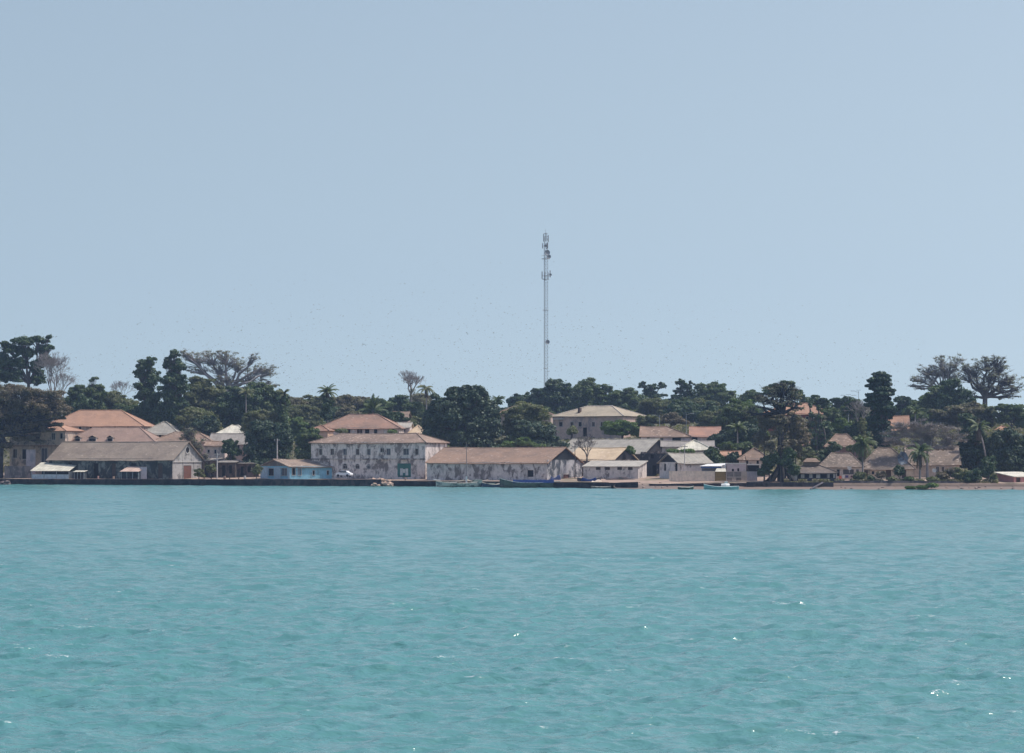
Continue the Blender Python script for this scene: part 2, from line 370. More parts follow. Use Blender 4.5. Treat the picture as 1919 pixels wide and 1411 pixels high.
def holed_wall(mb, o, ux, W, H0, H1, holes, rev, inn, mi=0):
    """vertical wall from o along ux with rectangular holes (x0,x1,z0,z1) and reveals going along inn"""
    o = Vector(o); ux = Vector(ux); inn = Vector(inn)
    xs = sorted({0.0, W} | {h[0] for h in holes} | {h[1] for h in holes}); zs = sorted({H0, H1} | {h[2] for h in holes} | {h[3] for h in holes})
    pt = lambda x, z, dpt=0.0: o + ux * x + Vector((0, 0, z)) + inn * dpt
    for x0, x1 in zip(xs, xs[1:]):
        for z0, z1 in zip(zs, zs[1:]):
            cx, cz = (x0 + x1) / 2, (z0 + z1) / 2
            if any(h[0] < cx < h[1] and h[2] < cz < h[3] for h in holes): continue
            mb.poly([pt(x0, z0), pt(x1, z0), pt(x1, z1), pt(x0, z1)], mi)
    for x0, x1, z0, z1 in holes:
        for p, q in (((x0, z0), (x1, z0)), ((x1, z0), (x1, z1)), ((x1, z1), (x0, z1)), ((x0, z1), (x0, z0))):
            mb.poly([pt(*p), pt(*q), pt(*q, rev), pt(*p, rev)], mi)
class House:
    def __init__(s, name, label, cat, px, Y, theta, pxF, pxS=None, W=None, eave=0, ridge=0, roof='gable', wall=None, roofm=None, base=None, group=None,
                 gablem=None, ov=0.45, hin=None, hipL=True, hipR=True, ridgecap=None, openings=(), side=(), seed=1, sag=0.15, rag=0.08, th=0.16, loL=0.0, name_roof='roof', backeave=None):
        th_ = R(theta); c_, s_ = math.cos(th_), math.sin(th_)
        C = Vector(((px - CX) * Y / F, Y, 0)); s.C = C; s.theta = th_
        def solve(dx, dy, p):      # distance t with pixel(C + t*(dx,dy)) = p
            k = (p - CX) / F; return (k * C.y - C.x) / (dx - k * dy)
        if theta >= 0:
            L = solve(-c_, s_, pxF); W = W or solve(s_, c_, pxS); org = C + Vector((-c_, s_, 0)) * L
        else:
            L = solve(c_, -s_, pxF); W = W or solve(s_, c_, pxS); org = C.copy()
        s.L, s.W, s.org = L, W, org; s.ux = Vector((c_, -s_, 0)); s.uy = Vector((s_, c_, 0))
        zb = base if base is not None else gz(px, Y) - 0.6
        s.zb = zb
        root = empty(name, (org.x, org.y, zb), -th_); tag(root, label, cat, group); s.root = root
        s.ez = HC - (eave - HY) * Y / F - zb
        mid = C + s.uy * (W / 2)
        if roof == 'shed': mid = C + s.uy * W
        s.rz = HC - (ridge - HY) * mid.y / F - zb
        ez, rz = s.ez, s.rz; rs = random.Random(seed * 7 + 1); s.rs = rs
        wall = wall or plaster((0.55, 0.52, 0.5)); roofm = roofm or tiles((0.25, 0.17, 0.13)); s.wallm = wall
        # walls
        mb = MB(); fh, sh = [], []; s.openlist = []
        for o_ in openings:
            pc, pt, pb, wp, kind = o_[:5]; x0, x1 = s.fx(pc - wp / 2), s.fx(pc + wp / 2); Yw = s.fy(pc)
            z0, z1 = HC - (pb - HY) * Yw / F - zb, HC - (pt - HY) * Yw / F - zb
            z0 = max(z0, 0.05); z1 = min(z1, ez - 0.12); x0 = max(x0, 0.15); x1 = min(x1, L - 0.15)
            if z1 > z0 and x1 > x0: fh.append((x0, x1, z0, z1)); s.openlist.append(('F', x0, x1, z0, z1, kind))
        for o_ in side:
            pc, pt, pb, wp, kind = o_[:5]; y0, y1 = sorted((s.sy(pc - wp / 2), s.sy(pc + wp / 2))); Yw = (C + s.uy * ((y0 + y1) / 2)).y
            z0, z1 = HC - (pb - HY) * Yw / F - zb, HC - (pt - HY) * Yw / F - zb
            z0 = max(z0, 0.05)
            if z1 > z0 and y1 > y0: sh.append((max(y0, .1), min(y1, W - .1), z0, z1)); s.openlist.append(('S', max(y0, .1), min(y1, W - .1), z0, z1, kind))
        def nodup(hs):
            return hs
        holed_wall(mb, (0, 0, 0), (1, 0, 0), L, 0, ez, nodup(fh), 0.22, (0, 1, 0))
        sx0 = L if theta >= 0 else 0.0; sdir = -1 if theta >= 0 else 1
        lowside = [h for h in sh if h[3] < ez]
        holed_wall(mb, (sx0, 0, 0), (0, 1, 0), W, 0, ez, lowside, 0.22, (sdir, 0, 0))
        ox = 0.0 if theta >= 0 else L
        mb.poly([(ox, 0, 0), (ox, W, 0), (ox, W, ez), (ox, 0, ez)]); mb.poly([(0, W, 0), (L, W, 0), (L, W, ez), (0, W, ez)])
        s.wall = mb.build('wall', wall, root)
        gb = MB()
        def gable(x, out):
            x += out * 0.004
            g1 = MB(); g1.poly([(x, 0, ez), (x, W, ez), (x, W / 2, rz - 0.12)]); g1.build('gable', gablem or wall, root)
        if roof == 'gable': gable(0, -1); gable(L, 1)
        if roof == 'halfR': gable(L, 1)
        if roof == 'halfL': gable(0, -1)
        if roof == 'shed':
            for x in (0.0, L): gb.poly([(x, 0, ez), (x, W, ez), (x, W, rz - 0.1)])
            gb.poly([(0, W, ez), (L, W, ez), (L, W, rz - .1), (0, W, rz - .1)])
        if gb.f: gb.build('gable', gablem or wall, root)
        # roof
        rb = MB(); nu = max(4, int(L / 1.6)); sl = (rz - ez) / (W / 2); eo = ez - ov * sl + 0.05; h = W / 2 if hin is None else hin
        cap = MB(); yr = W / 2
        if roof in ('gable', 'hip', 'halfR', 'halfL'):
            hl = 0 if roof in ('gable', 'halfL') else h; hr = 0 if roof in ('gable', 'halfR') else h
            xl = -ov if hl == 0 else min(hl, L / 2 - .05); xr = L + ov if hr == 0 else L - min(hr, L / 2 - .05)
            xl_e, xr_e = -ov, L + ov
            slab(rb, (xl_e, -ov, eo), (xr_e, -ov, eo), (xr, yr, rz), (xl, yr, rz), nu, 7, th, 0.035, rs, sag, rag=rag)
            slab(rb, (xr_e, W + ov, eo), (xl_e, W + ov, eo), (xl, yr, rz), (xr, yr, rz), nu, 3, th, 0.03, rs, sag)
            if hl: slab(rb, (xl_e, W + ov, eo), (xl_e, -ov, eo), (xl, yr, rz), (xl, yr, rz), 5, 5, th, 0.02, rs, 0)
            if hr: slab(rb, (xr_e, -ov, eo), (xr_e, W + ov, eo), (xr, yr, rz), (xr, yr, rz), 5, 5, th, 0.02, rs, 0)
            n_ = 8; cap.tube([(xl + (xr - xl) * i / n_, yr, rz + 0.02 - sag * 4 * (i / n_) * (1 - i / n_)) for i in range(n_ + 1)], 0.13, 5)
            if hl: cap.tube([(xl_e, -ov, eo + .05), (xl, yr, rz + .05)], 0.12, 5)
            if hr: cap.tube([(xr_e, -ov, eo + .05), (xr, yr, rz + .05)], 0.12, 5); cap.tube([(xr_e, W + ov, eo + .05), (xr, yr, rz + .05)], 0.12, 5)
        elif roof == 'shed':
            sl = (rz - ez) / W; slab(rb, (-ov, -ov, ez - ov * sl + .05), (L + ov, -ov, ez - ov * sl + .05), (L + ov, W + ov * .5, rz + .05), (-ov, W + ov * .5, rz + .05), nu, 4, th, 0.02, rs, 0)
        elif roof == 'none': pass
        elif roof == 'flat':
            rb.box(-ov, L + ov, -ov, W + ov, ez + 0.003, ez + max(rz - ez, 0.2))
        s.roof = rb.build(name_roof, roofm, root) if rb.f else None
        if cap.f and ridgecap is not False:
            cap.build('ridge_tiles', ridgecap or roofm, s.roof)
        # windows and doors
        for (w_, a0, a1, z0, z1, kind) in s.openlist:
            s.opening(w_, a0, a1, z0, z1, kind)
    def fx(s, px):     # local x on the facade under photo column px
        k = (px - CX) / F; o, u = s.org, s.ux; return (k * o.y - o.x) / (u.x - k * u.y)
    def fy(s, px): return (s.org + s.ux * s.fx(px)).y
    def sy(s, px):
        k = (px - CX) / F; o, u = s.C, s.uy; return (k * o.y - o.x) / (u.x - k * u.y)
    def z(s, py, Y): return HC - (py - HY) * Y / F - s.zb
    def opening(s, w_, a0, a1, z0, z1, kind):
        arch = kind.endswith('^'); bare = kind.endswith('!'); k = kind.strip('^!'); mat = KINDS_[k]; tall = z0 < 1.3 and z1 - z0 > 1.7 and (a1 - a0) > .8
        if tall: bare = bare
        mb = MB(); f = 0.11; L = s.L; sgn = 1 if s.theta >= 0 else -1
        sx0 = L if s.theta >= 0 else 0.0
        def bx(p0, p1, q0, q1, d0, d1, mi):     # p along wall, q height, d depth outward(+)/inward(-)
            if w_ == 'F': mb.box(p0, p1, -d1, -d0, q0, q1, mi)
            else: mb.box(sx0 + sgn * d0, sx0 + sgn * d1, p0, p1, q0, q1, mi)
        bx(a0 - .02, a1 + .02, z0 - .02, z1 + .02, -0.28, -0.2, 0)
        if not bare:
            bx(a0 - f, a0, z0, z1, -0.05, 0.05, 1); bx(a1, a1 + f, z0, z1, -0.05, 0.05, 1); bx(a0 - f, a1 + f, z1, z1 + f, -0.05, 0.06, 1)
            if not tall: bx(a0 - f * 1.5, a1 + f * 1.5, z0 - f, z0, -0.05, 0.12, 1)
            if k in ('wood', 'red', 'grey', 'green', 'blue') : bx((a0 + a1) / 2 - .03, (a0 + a1) / 2 + .03, z0, z1, -0.2, -0.16, 1)
        if arch:
            c, r = (a0 + a1) / 2, (a1 - a0) / 2; n = 8
            for i in range(n):
                t0, t1 = math.pi * i / n, math.pi * (i + 1) / n
                P0 = (c + r * math.cos(t0), z1 + r * .8 * math.sin(t0)); P1 = (c + r * math.cos(t1), z1 + r * .8 * math.sin(t1))
                Q0 = (c + (r + .14) * math.cos(t0), z1 + (r * .8 + .14) * math.sin(t0)); Q1 = (c + (r + .14) * math.cos(t1), z1 + (r * .8 + .14) * math.sin(t1))
                def W3(p, d): return (p[0], -d, p[1]) if w_ == 'F' else (sx0 + sgn * d, p[0], p[1])
                mb.poly([W3((c, z1), .012), W3(P0, .012), W3(P1, .012)], 0); mb.poly([W3(P0, .05), W3(Q0, .05), W3(Q1, .05), W3(P1, .05)], 1)
        mb.build('door' if tall else 'window', [mat, TRIM], s.root)
    def part(s, name, mat, fn, parent=None):
        mb = MB(); fn(mb, s); return mb.build(name, mat, parent or s.root)
# ------------------------------------------------------------------ the town, building by building
T_BROWN = tiles((0.27, 0.19, 0.15), (0.15, 0.11, 0.09), 1); T_BROWN2 = tiles((0.30, 0.20, 0.155), (0.19, 0.135, 0.11), 2, 0.35)
T_ORANGE = tiles((0.41, 0.235, 0.165), (0.32, 0.19, 0.14), 3, 0.2, 0.15, (0.50, 0.34, 0.26)); T_WARM = tiles((0.31, 0.20, 0.15), (0.22, 0.15, 0.12), 4, 0.3, 0.4, (0.46, 0.35, 0.29))
T_RUST = tiles((0.34, 0.19, 0.14), (0.22, 0.14, 0.11), 5, 0.35, 0.25); T_CREAM = tiles((0.60, 0.46, 0.33), (0.50, 0.37, 0.26), 6, 0.25, 0.3, (0.75, 0.62, 0.5))
T_OLD = tiles((0.225, 0.17, 0.14), (0.135, 0.108, 0.092), 7, 0.6, 0.8, (0.48, 0.38, 0.31))
S_GREY = sheet((0.35, 0.315, 0.26), 1, 0.2); S_PALE = sheet((0.43, 0.385, 0.32), 2, 0.2); S_CREAM = sheet((0.66, 0.61, 0.49), 3, 0.1); S_DIRTY = sheet((0.30, 0.265, 0.23), 4, 0.35)
def nh(px, d): return shoreY(px) + d

# --- left warehouse
h = House('warehouse', 'long grey roofed warehouse whose pale gable has a round window and reddish door', 'warehouse',
          323, nh(323, 6), 28, 92, 378, eave=859.5, ridge=827, wall=plaster((0.17, 0.20, 0.20), (0.045, 0.05, 0.05), 0.5, 1, 0.9), gablem=plaster((0.34, 0.36, 0.37), (0.16, 0.15, 0.14), 0.25, 2, 0.6),
          roofm=tiles((0.30, 0.235, 0.195), (0.22, 0.17, 0.145), 11, 0.35, 0.15), openings=[(131, 866, 890, 8, 'dark!'), (180, 868, 896, 9, 'dark!'), (213, 868, 896, 8, 'wood!'), (250, 868, 896, 9, 'dark!'), (300, 868, 896, 9, 'wood!')], ov=0.6, rag=0.15, seed=1)
# the pale gable end: its plaster sits proud of the long wall's corner
def ge(mb, s):
    L, W = s.L, s.W; holes = []
    y0, y1 = sorted((s.sy(344), s.sy(358)))
    holed_wall(mb, (L + .03, 0, 0), (0, 1, 0), W, 0, s.ez, [(y0, y1, 0.5, 4.0)], 0.3, (-1, 0, 0))
h.part('end_wall', plaster((0.34, 0.36, 0.38), (0.16, 0.15, 0.14), 0.28, 2, 0.7), ge)
y0, y1 = sorted((h.sy(344), h.sy(358)))
h.part('door', REDWOOD, lambda mb, s: mb.box(s.L + .035, s.L + .1, y0, y1, 0.5, 3.9))
h.part('cornice', TRIM, lambda mb, s: mb.box(s.L + .03, s.L + .22, 0, s.W, s.ez - .9, s.ez - .68))
def rose(mb, s):
    c = Vector((s.L + .05, s.W * .5, s.ez + (s.rz - s.ez) * .5)); n = 14
    for i in range(n):
        a, b_ = 2 * math.pi * i / n, 2 * math.pi * (i + 1) / n
        v = lambda t, r, d: (c.x + d, c.y + r * math.cos(t), c.z + r * math.sin(t))
        mb.poly([v(0, 0, 0), v(a, .75, 0), v(b_, .75, 0)], 0); mb.poly([v(a, .75, .06), v(a, 1.0, .06), v(b_, 1.0, .06), v(b_, .75, .06)], 1); mb.poly([v(a, 1.0, -.08), v(b_, 1.0, -.08), v(b_, 1.0, .06), v(a, 1.0, .06)], 1)
h.part('round_window', [DARK, TRIM], rose)
# --- two storey ruin in the middle
UP = [(601, 841.5, 852, 5.5, 'wood'), (622.5, 841.5, 852, 6, 'wood'), (646.5, 841.5, 852, 6.5, 'grey'), (670, 841.5, 852, 6, 'wood'), (691, 841.5, 852, 6, 'grey'), (716, 840, 847, 7, 'wood'), (728, 841, 852, 7, 'grey'), (761, 841, 852, 10, 'grey'), (781, 841, 852, 6, 'wood')]
LO = [(646.5, 873, 878, 8, 'wood^'), (670, 873, 878, 7, 'wood^'), (691, 873, 878, 6, 'grey^'), (757.5, 868.5, 894, 25, 'green!')]
h = House('townhouse', 'two storey white block with flaking stained plaster, broken tile roof and a green shopfront', 'building', 797, 614, 28, 583, 838, eave=828, ridge=811.5, roof='hip', hin=5.6,
          wall=plaster((0.66, 0.63, 0.63), (0.24, 0.195, 0.18), 0.36, 3, 0.75), roofm=tiles((0.30, 0.21, 0.17), (0.21, 0.15, 0.125), 12, 0.35, 0.6, (0.62, 0.46, 0.37)), openings=UP + LO, ov=0.5, rag=0.15, seed=2)
h.part('cornice', plaster((0.5, 0.47, 0.45), amt=0.4, seed=5), lambda mb, s: mb.box(-0.12, s.L + .12, -0.16, -0.003, s.z(861, s.fy(700)), s.z(859.4, s.fy(700))))
def shopfront(mb, s):
    a, b_ = s.fx(745), s.fx(770); y = s.fy(757); z0, zt = s.z(891, y), s.z(868.5, y); d = (b_ - a) / 5
    mb.box(a, b_, -.08, -.003, s.z(877.5, y), zt, 0)
    for i in range(5): mb.box(a + d * i + .02, a + d * (i + 1) - .02, -.06, -.003, z0, s.z(877.8, y), 0 if i % 2 == 0 and i != 0 and i != 4 else (1 if i in (1, 3) else 0))
    mb.box(a + d * 2 + .1, a + d * 3 - .1, -.085, -.062, s.z(879, y) - .9, s.z(879, y), 1)
h.part('shopfront', [GREEN, WHITE], shopfront)
for k, px_ in enumerate((716, 757)):
    h.part('balcony', plaster((0.5, 0.47, 0.45), amt=0.5, seed=6), lambda mb, s: mb.box(s.fx(px_) - 1.6, s.fx(px_) + 1.6, -0.7, -.163, s.z(861, s.fy(px_)) - .02, s.z(859, s.fy(px_))))
# --- middle warehouse
h = House('warehouse', 'long low whitewashed warehouse under warm brown tiles with a dark boarded gable', 'warehouse', 1025, 590, 28, 800, 1090, eave=866.5, ridge=838,
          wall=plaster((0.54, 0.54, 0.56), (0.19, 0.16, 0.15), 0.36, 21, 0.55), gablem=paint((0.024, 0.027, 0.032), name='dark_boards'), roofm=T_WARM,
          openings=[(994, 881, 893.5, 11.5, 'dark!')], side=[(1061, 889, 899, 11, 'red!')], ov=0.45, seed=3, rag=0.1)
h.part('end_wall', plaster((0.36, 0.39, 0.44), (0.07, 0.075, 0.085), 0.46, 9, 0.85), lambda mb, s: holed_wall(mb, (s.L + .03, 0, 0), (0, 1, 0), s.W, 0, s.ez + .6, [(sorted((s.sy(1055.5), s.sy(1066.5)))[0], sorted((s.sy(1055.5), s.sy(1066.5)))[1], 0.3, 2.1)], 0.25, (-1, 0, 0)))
# --- cream warehouse and its lean-to
h = House('warehouse', 'small cream tiled warehouse with a broken dark gable behind the white lean-to', 'warehouse', 1150, 606, 28, 1064, 1193, eave=860.5, ridge=838.5,
          wall=plaster((0.4, 0.38, 0.36), amt=0.6, seed=4), gablem=paint((0.045, 0.04, 0.045), name='dark_boards'), roofm=T_CREAM, ov=0.4, seed=4, rag=0.12)
h = House('lean_to', 'long white lean-to with four bricked up vents and a pale sheet roof', 'shed', 1196, 586, 18, 1093, W=7.5, eave=874, ridge=863.5, roof='shed',
          wall=plaster((0.54, 0.54, 0.55), (0.17, 0.15, 0.15), 0.30, 33, 0.65), roofm=S_PALE, openings=[(1121, 875, 880.5, 9, 'wood!'), (1138.5, 875, 880.5, 9, 'wood!'), (1161, 875, 880.5, 9, 'wood!'), (1181, 875, 880.5, 9, 'wood!')], ov=0.3, seed=5)
# --- big grey sheet roof, with the ruin beneath it
h = House('warehouse', 'large warehouse under a wide grey corrugated roof with an open dark gable', 'warehouse', 1205, 628, 28, 1048, 1257, eave=848.5, ridge=822,
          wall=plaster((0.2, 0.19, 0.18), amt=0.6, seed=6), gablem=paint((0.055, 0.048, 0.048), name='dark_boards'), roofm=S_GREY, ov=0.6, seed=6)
h = House('ruin', 'blackened roofless ruin with dark openings at the head of the beach lane', 'ruin', 1250, 600, 10, 1200, W=6, eave=849.5, ridge=848, roof='none',
          wall=plaster((0.20, 0.19, 0.19), (0.04, 0.04, 0.045), 0.62, 7, 0.9), openings=[(1208, 873, 892, 7, 'dark!'), (1222, 852, 859, 6, 'dark!'), (1226, 872, 890, 8, 'dark!'), (1241, 876, 893, 8, 'wood!')], seed=7)
h.part('parapet', plaster((0.3, 0.28, 0.27), amt=0.5, seed=8), lambda mb, s: [mb.box(x, x + 1.2, -.05, .45, s.ez, s.ez + hh) for x, hh in ((0.1, .35), (1.6, .2), (3.2, .5), (5.0, .25))])
h = House('shed', 'white walled shed with grey sheet roof and a dark open gable above the beach wall', 'shed', 1272, 578, -28, 1332, 1236, eave=866, ridge=849,
          wall=plaster((0.66, 0.65, 0.66), (0.25, 0.22, 0.2), 0.22, 8, 0.3), gablem=paint((0.03, 0.03, 0.035), name='dark_boards'), roofm=S_GREY, side=[(1246, 869, 882, 4, 'dark!'), (1267, 868, 884, 5, 'dark!')], ov=0.5, seed=8)
# --- walled yard by the slipway
def flat_thing(name, label, cat, px0, px1, y0, y1, Y, th, mat, rz=0.0, group=None):
    a, b_ = P(px0, y1, Y), P(px1, y1, Y); mb = MB(); L = b_.x - a.x; zt = HC - (y0 - HY) * Y / F
    o = None; mb.box(0, L, 0, th, -0.5, zt - a.z); mb.box(-0.03, L + 0.03, -.04, th + .04, zt - a.z + .002, zt - a.z + .09, 0)
    o = mb.build(name, mat); o.location = a; o.rotation_euler = (0, 0, rz); tag(o, label, cat, group); return o
flat_thing('yard_wall', 'long plain beige yard wall facing the little beach', 'wall', 1254, 1339.5, 883.5, 903.5, 566, 0.3, plaster((0.62, 0.58, 0.52), (0.42, 0.38, 0.34), 0.2, 9, 0.35))
g = empty('gate', P(1340, 904, 565.9)); tag(g, 'ochre sheet metal gate between beige wall and grey panels', 'gate')
MB().box(0, 2.42, 0, .1, -.4, 2.35).build('panel', paint((0.28, 0.19, 0.07), name='ochre_metal'), g); MB().box(0, .12, -.04, -.003, -.4, 2.4).box(2.3, 2.42, -.04, -.003, -.4, 2.4).box(.13, 2.29, -.04, -.003, 2.25, 2.4).build('frame', paint((0.2, .13, .05)), g)
g = empty('block_wall', P(1361, 904, 565.8)); tag(g, 'half plastered block wall with grey brick panels beside the ochre gate', 'wall')
MB().box(0, 4.6, .05, .3, -.4, 2.45).build('wall', plaster((0.5, 0.46, 0.42), (0.3, 0.27, 0.25), 0.2, 10, 0.2), g)
for a_, b_, z0, z1 in ((.1, 1.6, 1.3, 2.35), (1.75, 3.3, 1.3, 2.35), (.1, 1.3, 0, 1.05), (2.2, 3.3, 0, 1.05)): MB().box(a_, b_, 0, .047, z0, z1).build('panel', plaster((0.22, 0.21, 0.21), (0.13, .12, .12), .3, 11, .3), g)
MB().box(0, 3.5, -.04, -.003, 1.12, 1.24).build('ledge', TRIM, g)
flat_thing('grey_fence', 'pale grey fence panel beside the big kapok trunk', 'fence', 1400, 1419, 884, 904, 565.5, 0.1, plaster((0.42, 0.42, 0.47), (0.3, 0.28, 0.32), 0.3, 12, 0.5))
h = House('beach_house', 'flat roofed beach house with lilac block and blue fascia behind the yard wall', 'house', 1398, 574, 3, 1362, W=5, eave=869.5, ridge=868, roof='flat', wall=plaster((0.50, 0.49, 0.55), (0.4, 0.38, 0.4), 0.1, 13, 0.2),
          roofm=WHITE, openings=[(1373.5, 878.5, 883.5, 4, 'dark!'), (1383.5, 877.5, 884, 3.5, 'dark!')], ov=0.12, seed=9)
def bh(mb, s):
    a = s.fx(1310); y = s.fy(1330); z = lambda p: s.z(p, y)
    mb.poly([(a, .2, z(873.5)), (-.15, .2, z(873.5)), (-.15, 5.5, z(868)), (a + 2, 5.5, z(869.5))], 0)
    mb.box(a + .4, -.15, .25, .4, z(877.2), z(873.8), 1); mb.box(a + .6, -.15, 1.2, 1.3, z(890), z(877.4), 2)
h.part('veranda_roof', [WHITE, paint((0.035, 0.10, 0.26), name='blue_paint'), paint((0.12, 0.15, 0.19))], bh)
def bh2(mb, s):
    L = s.L; z = lambda p: s.z(p, 574)
    mb.box(L + .15, L + 3.6, -.1, 4, z(871.6), z(870.2), 0); mb.box(L + .15, L + 3.0, 2, 2.1, z(890), z(871.7), 1); mb.box(L + 3.2, L + 3.3, .1, .2, z(890), z(871.7), 0)
h.part('carport', [WHITE, DARK], bh2)
g = empty('kiosk', P(1340, 884, 568.5)); tag(g, 'tiny lean-to with bright cream roof right behind the ochre gate', 'shed')
mb = MB(); mb.poly([(0, 0, 0.02), (2.5, 0, 0.02), (2.5, 2, .75), (.5, 2, .75)]); mb.poly([(0, 0, -.08), (2.5, 0, -.08), (2.5, 0, 0.02), (0, 0, .02)]); mb.build('roof', S_CREAM, g); MB().box(.1, 2.4, .15, 1.9, -2, -.1).build('wall', plaster((.45, .4, .36)), g)
# --- blue house on the quay
h = House('blue_house', 'sky blue low house with brown tile roof standing right on the quay edge', 'house', 543, 620, -33, 631, 488, eave=873.5, ridge=860.5, wall=plaster((0.20, 0.46, 0.64), (0.14, 0.22, 0.26), 0.13, 14, 0.35), gablem=plaster((0.22, 0.20, 0.18), (0.15, 0.13, 0.12), 0.4, 15),
          roofm=tiles((0.32, 0.235, 0.19), (0.22, 0.165, 0.14), 13, 0.35, 0.5), openings=[(550.5, 877, 890, 6, 'dark'), (561.5, 877.5, 890, 6, 'blue'), (588, 882, 890, 3.6, 'dark'), (614.5, 882, 889.5, 3.6, 'dark')],
          side=[(532.5, 877.5, 891, 11, 'grey'), (508, 878, 891, 10, 'dark')], ov=0.55, seed=10, rag=0.12)
for a, b_ in ((h.sy(543) + .05, h.sy(539.5)), (h.sy(526), h.sy(514.5)), (h.sy(502), h.sy(489))):
    h.part('pilaster', plaster((0.34, 0.49, 0.62), (0.2, 0.24, 0.27), 0.2, 16, 0.4), lambda mb, s: mb.box(-.06, -.003, a, b_, 0.2, s.ez - .2))
# --- left of the scene, behind the dry tree
h = House('villa', 'old ochre two storey villa half hidden by the dry brown tree', 'house', 122, 662, 14, 18, W=11, eave=806, ridge=791, roof='hip', wall=plaster((0.46, 0.40, 0.35), (0.2, 0.17, 0.155), 0.3, 17, 0.5), roofm=T_ORANGE,
          openings=[(48, 813, 826, 8, 'grey'), (71, 813, 826, 7, 'dark'), (100, 812, 824, 7, 'grey'), (115, 812, 822, 5, 'dark'), (83, 840, 866, 11, 'grey'), (46, 842, 860, 9, 'dark'), (28, 842, 858, 7, 'wood')], seed=11)
h.part('ledge', T_RUST, lambda mb, s: mb.box(-.1, s.L + .1, -.9, -.003, s.z(836.5, 668), s.z(834.8, 668)))
h = House('orange_roof_house', 'broad two storey house with clean orange hipped roof, second roof behind the left warehouse', 'house', 268, 700, 6, 84, W=14, eave=797, ridge=768.5, roof='hip', hin=8, wall=plaster((0.42, 0.36, 0.33), amt=0.3, seed=18), roofm=T_ORANGE,
          openings=[(150, 799, 808, 5, 'dark'), (170, 799, 808, 5, 'dark'), (190, 799, 808, 5, 'dark'), (215, 799, 808, 5, 'dark'), (240, 799, 808, 5, 'dark')], seed=12, sag=0.05)
h = House('dormer_house', 'brown hipped roof with three little dark dormers just behind the left warehouse', 'house', 290, 662, 8, 120, W=13, eave=828, ridge=800.5, roof='hip', hin=6, wall=plaster((0.4, 0.34, 0.32), amt=0.3, seed=19), roofm=tiles((0.32, 0.215, 0.18), (0.25, 0.17, 0.145), 14, 0.2, 0.1), seed=13)
for px_ in (144, 172, 205):
    def dm(mb, s, px_=px_):
        x = s.fx(px_); z = s.ez + .35; w_ = .75 if px_ != 172 else 1.0
        mb.box(x - w_, x + w_, .5, 3.0, z - .3, z + .75, 0); mb.box(x - w_ + .15, x + w_ - .15, .46, .497, z - .1, z + .6, 1)
        mb.poly([(x - w_ - .2, .3, z + .74), (x, .3, z + 1.35), (x, 3.4, z + 1.35), (x - w_ - .2, 3.4, z + .74)], 2); mb.poly([(x + w_ + .2, .3, z + .74), (x, .3, z + 1.35), (x, 3.4, z + 1.35), (x + w_ + .2, 3.4, z + .74)], 2); mb.poly([(x - w_, .48, z + .75), (x + w_, .48, z + .75), (x, .48, z + 1.3)], 1)
    h.part('dormer', [TRIM, DARK, T_BROWN], dm)
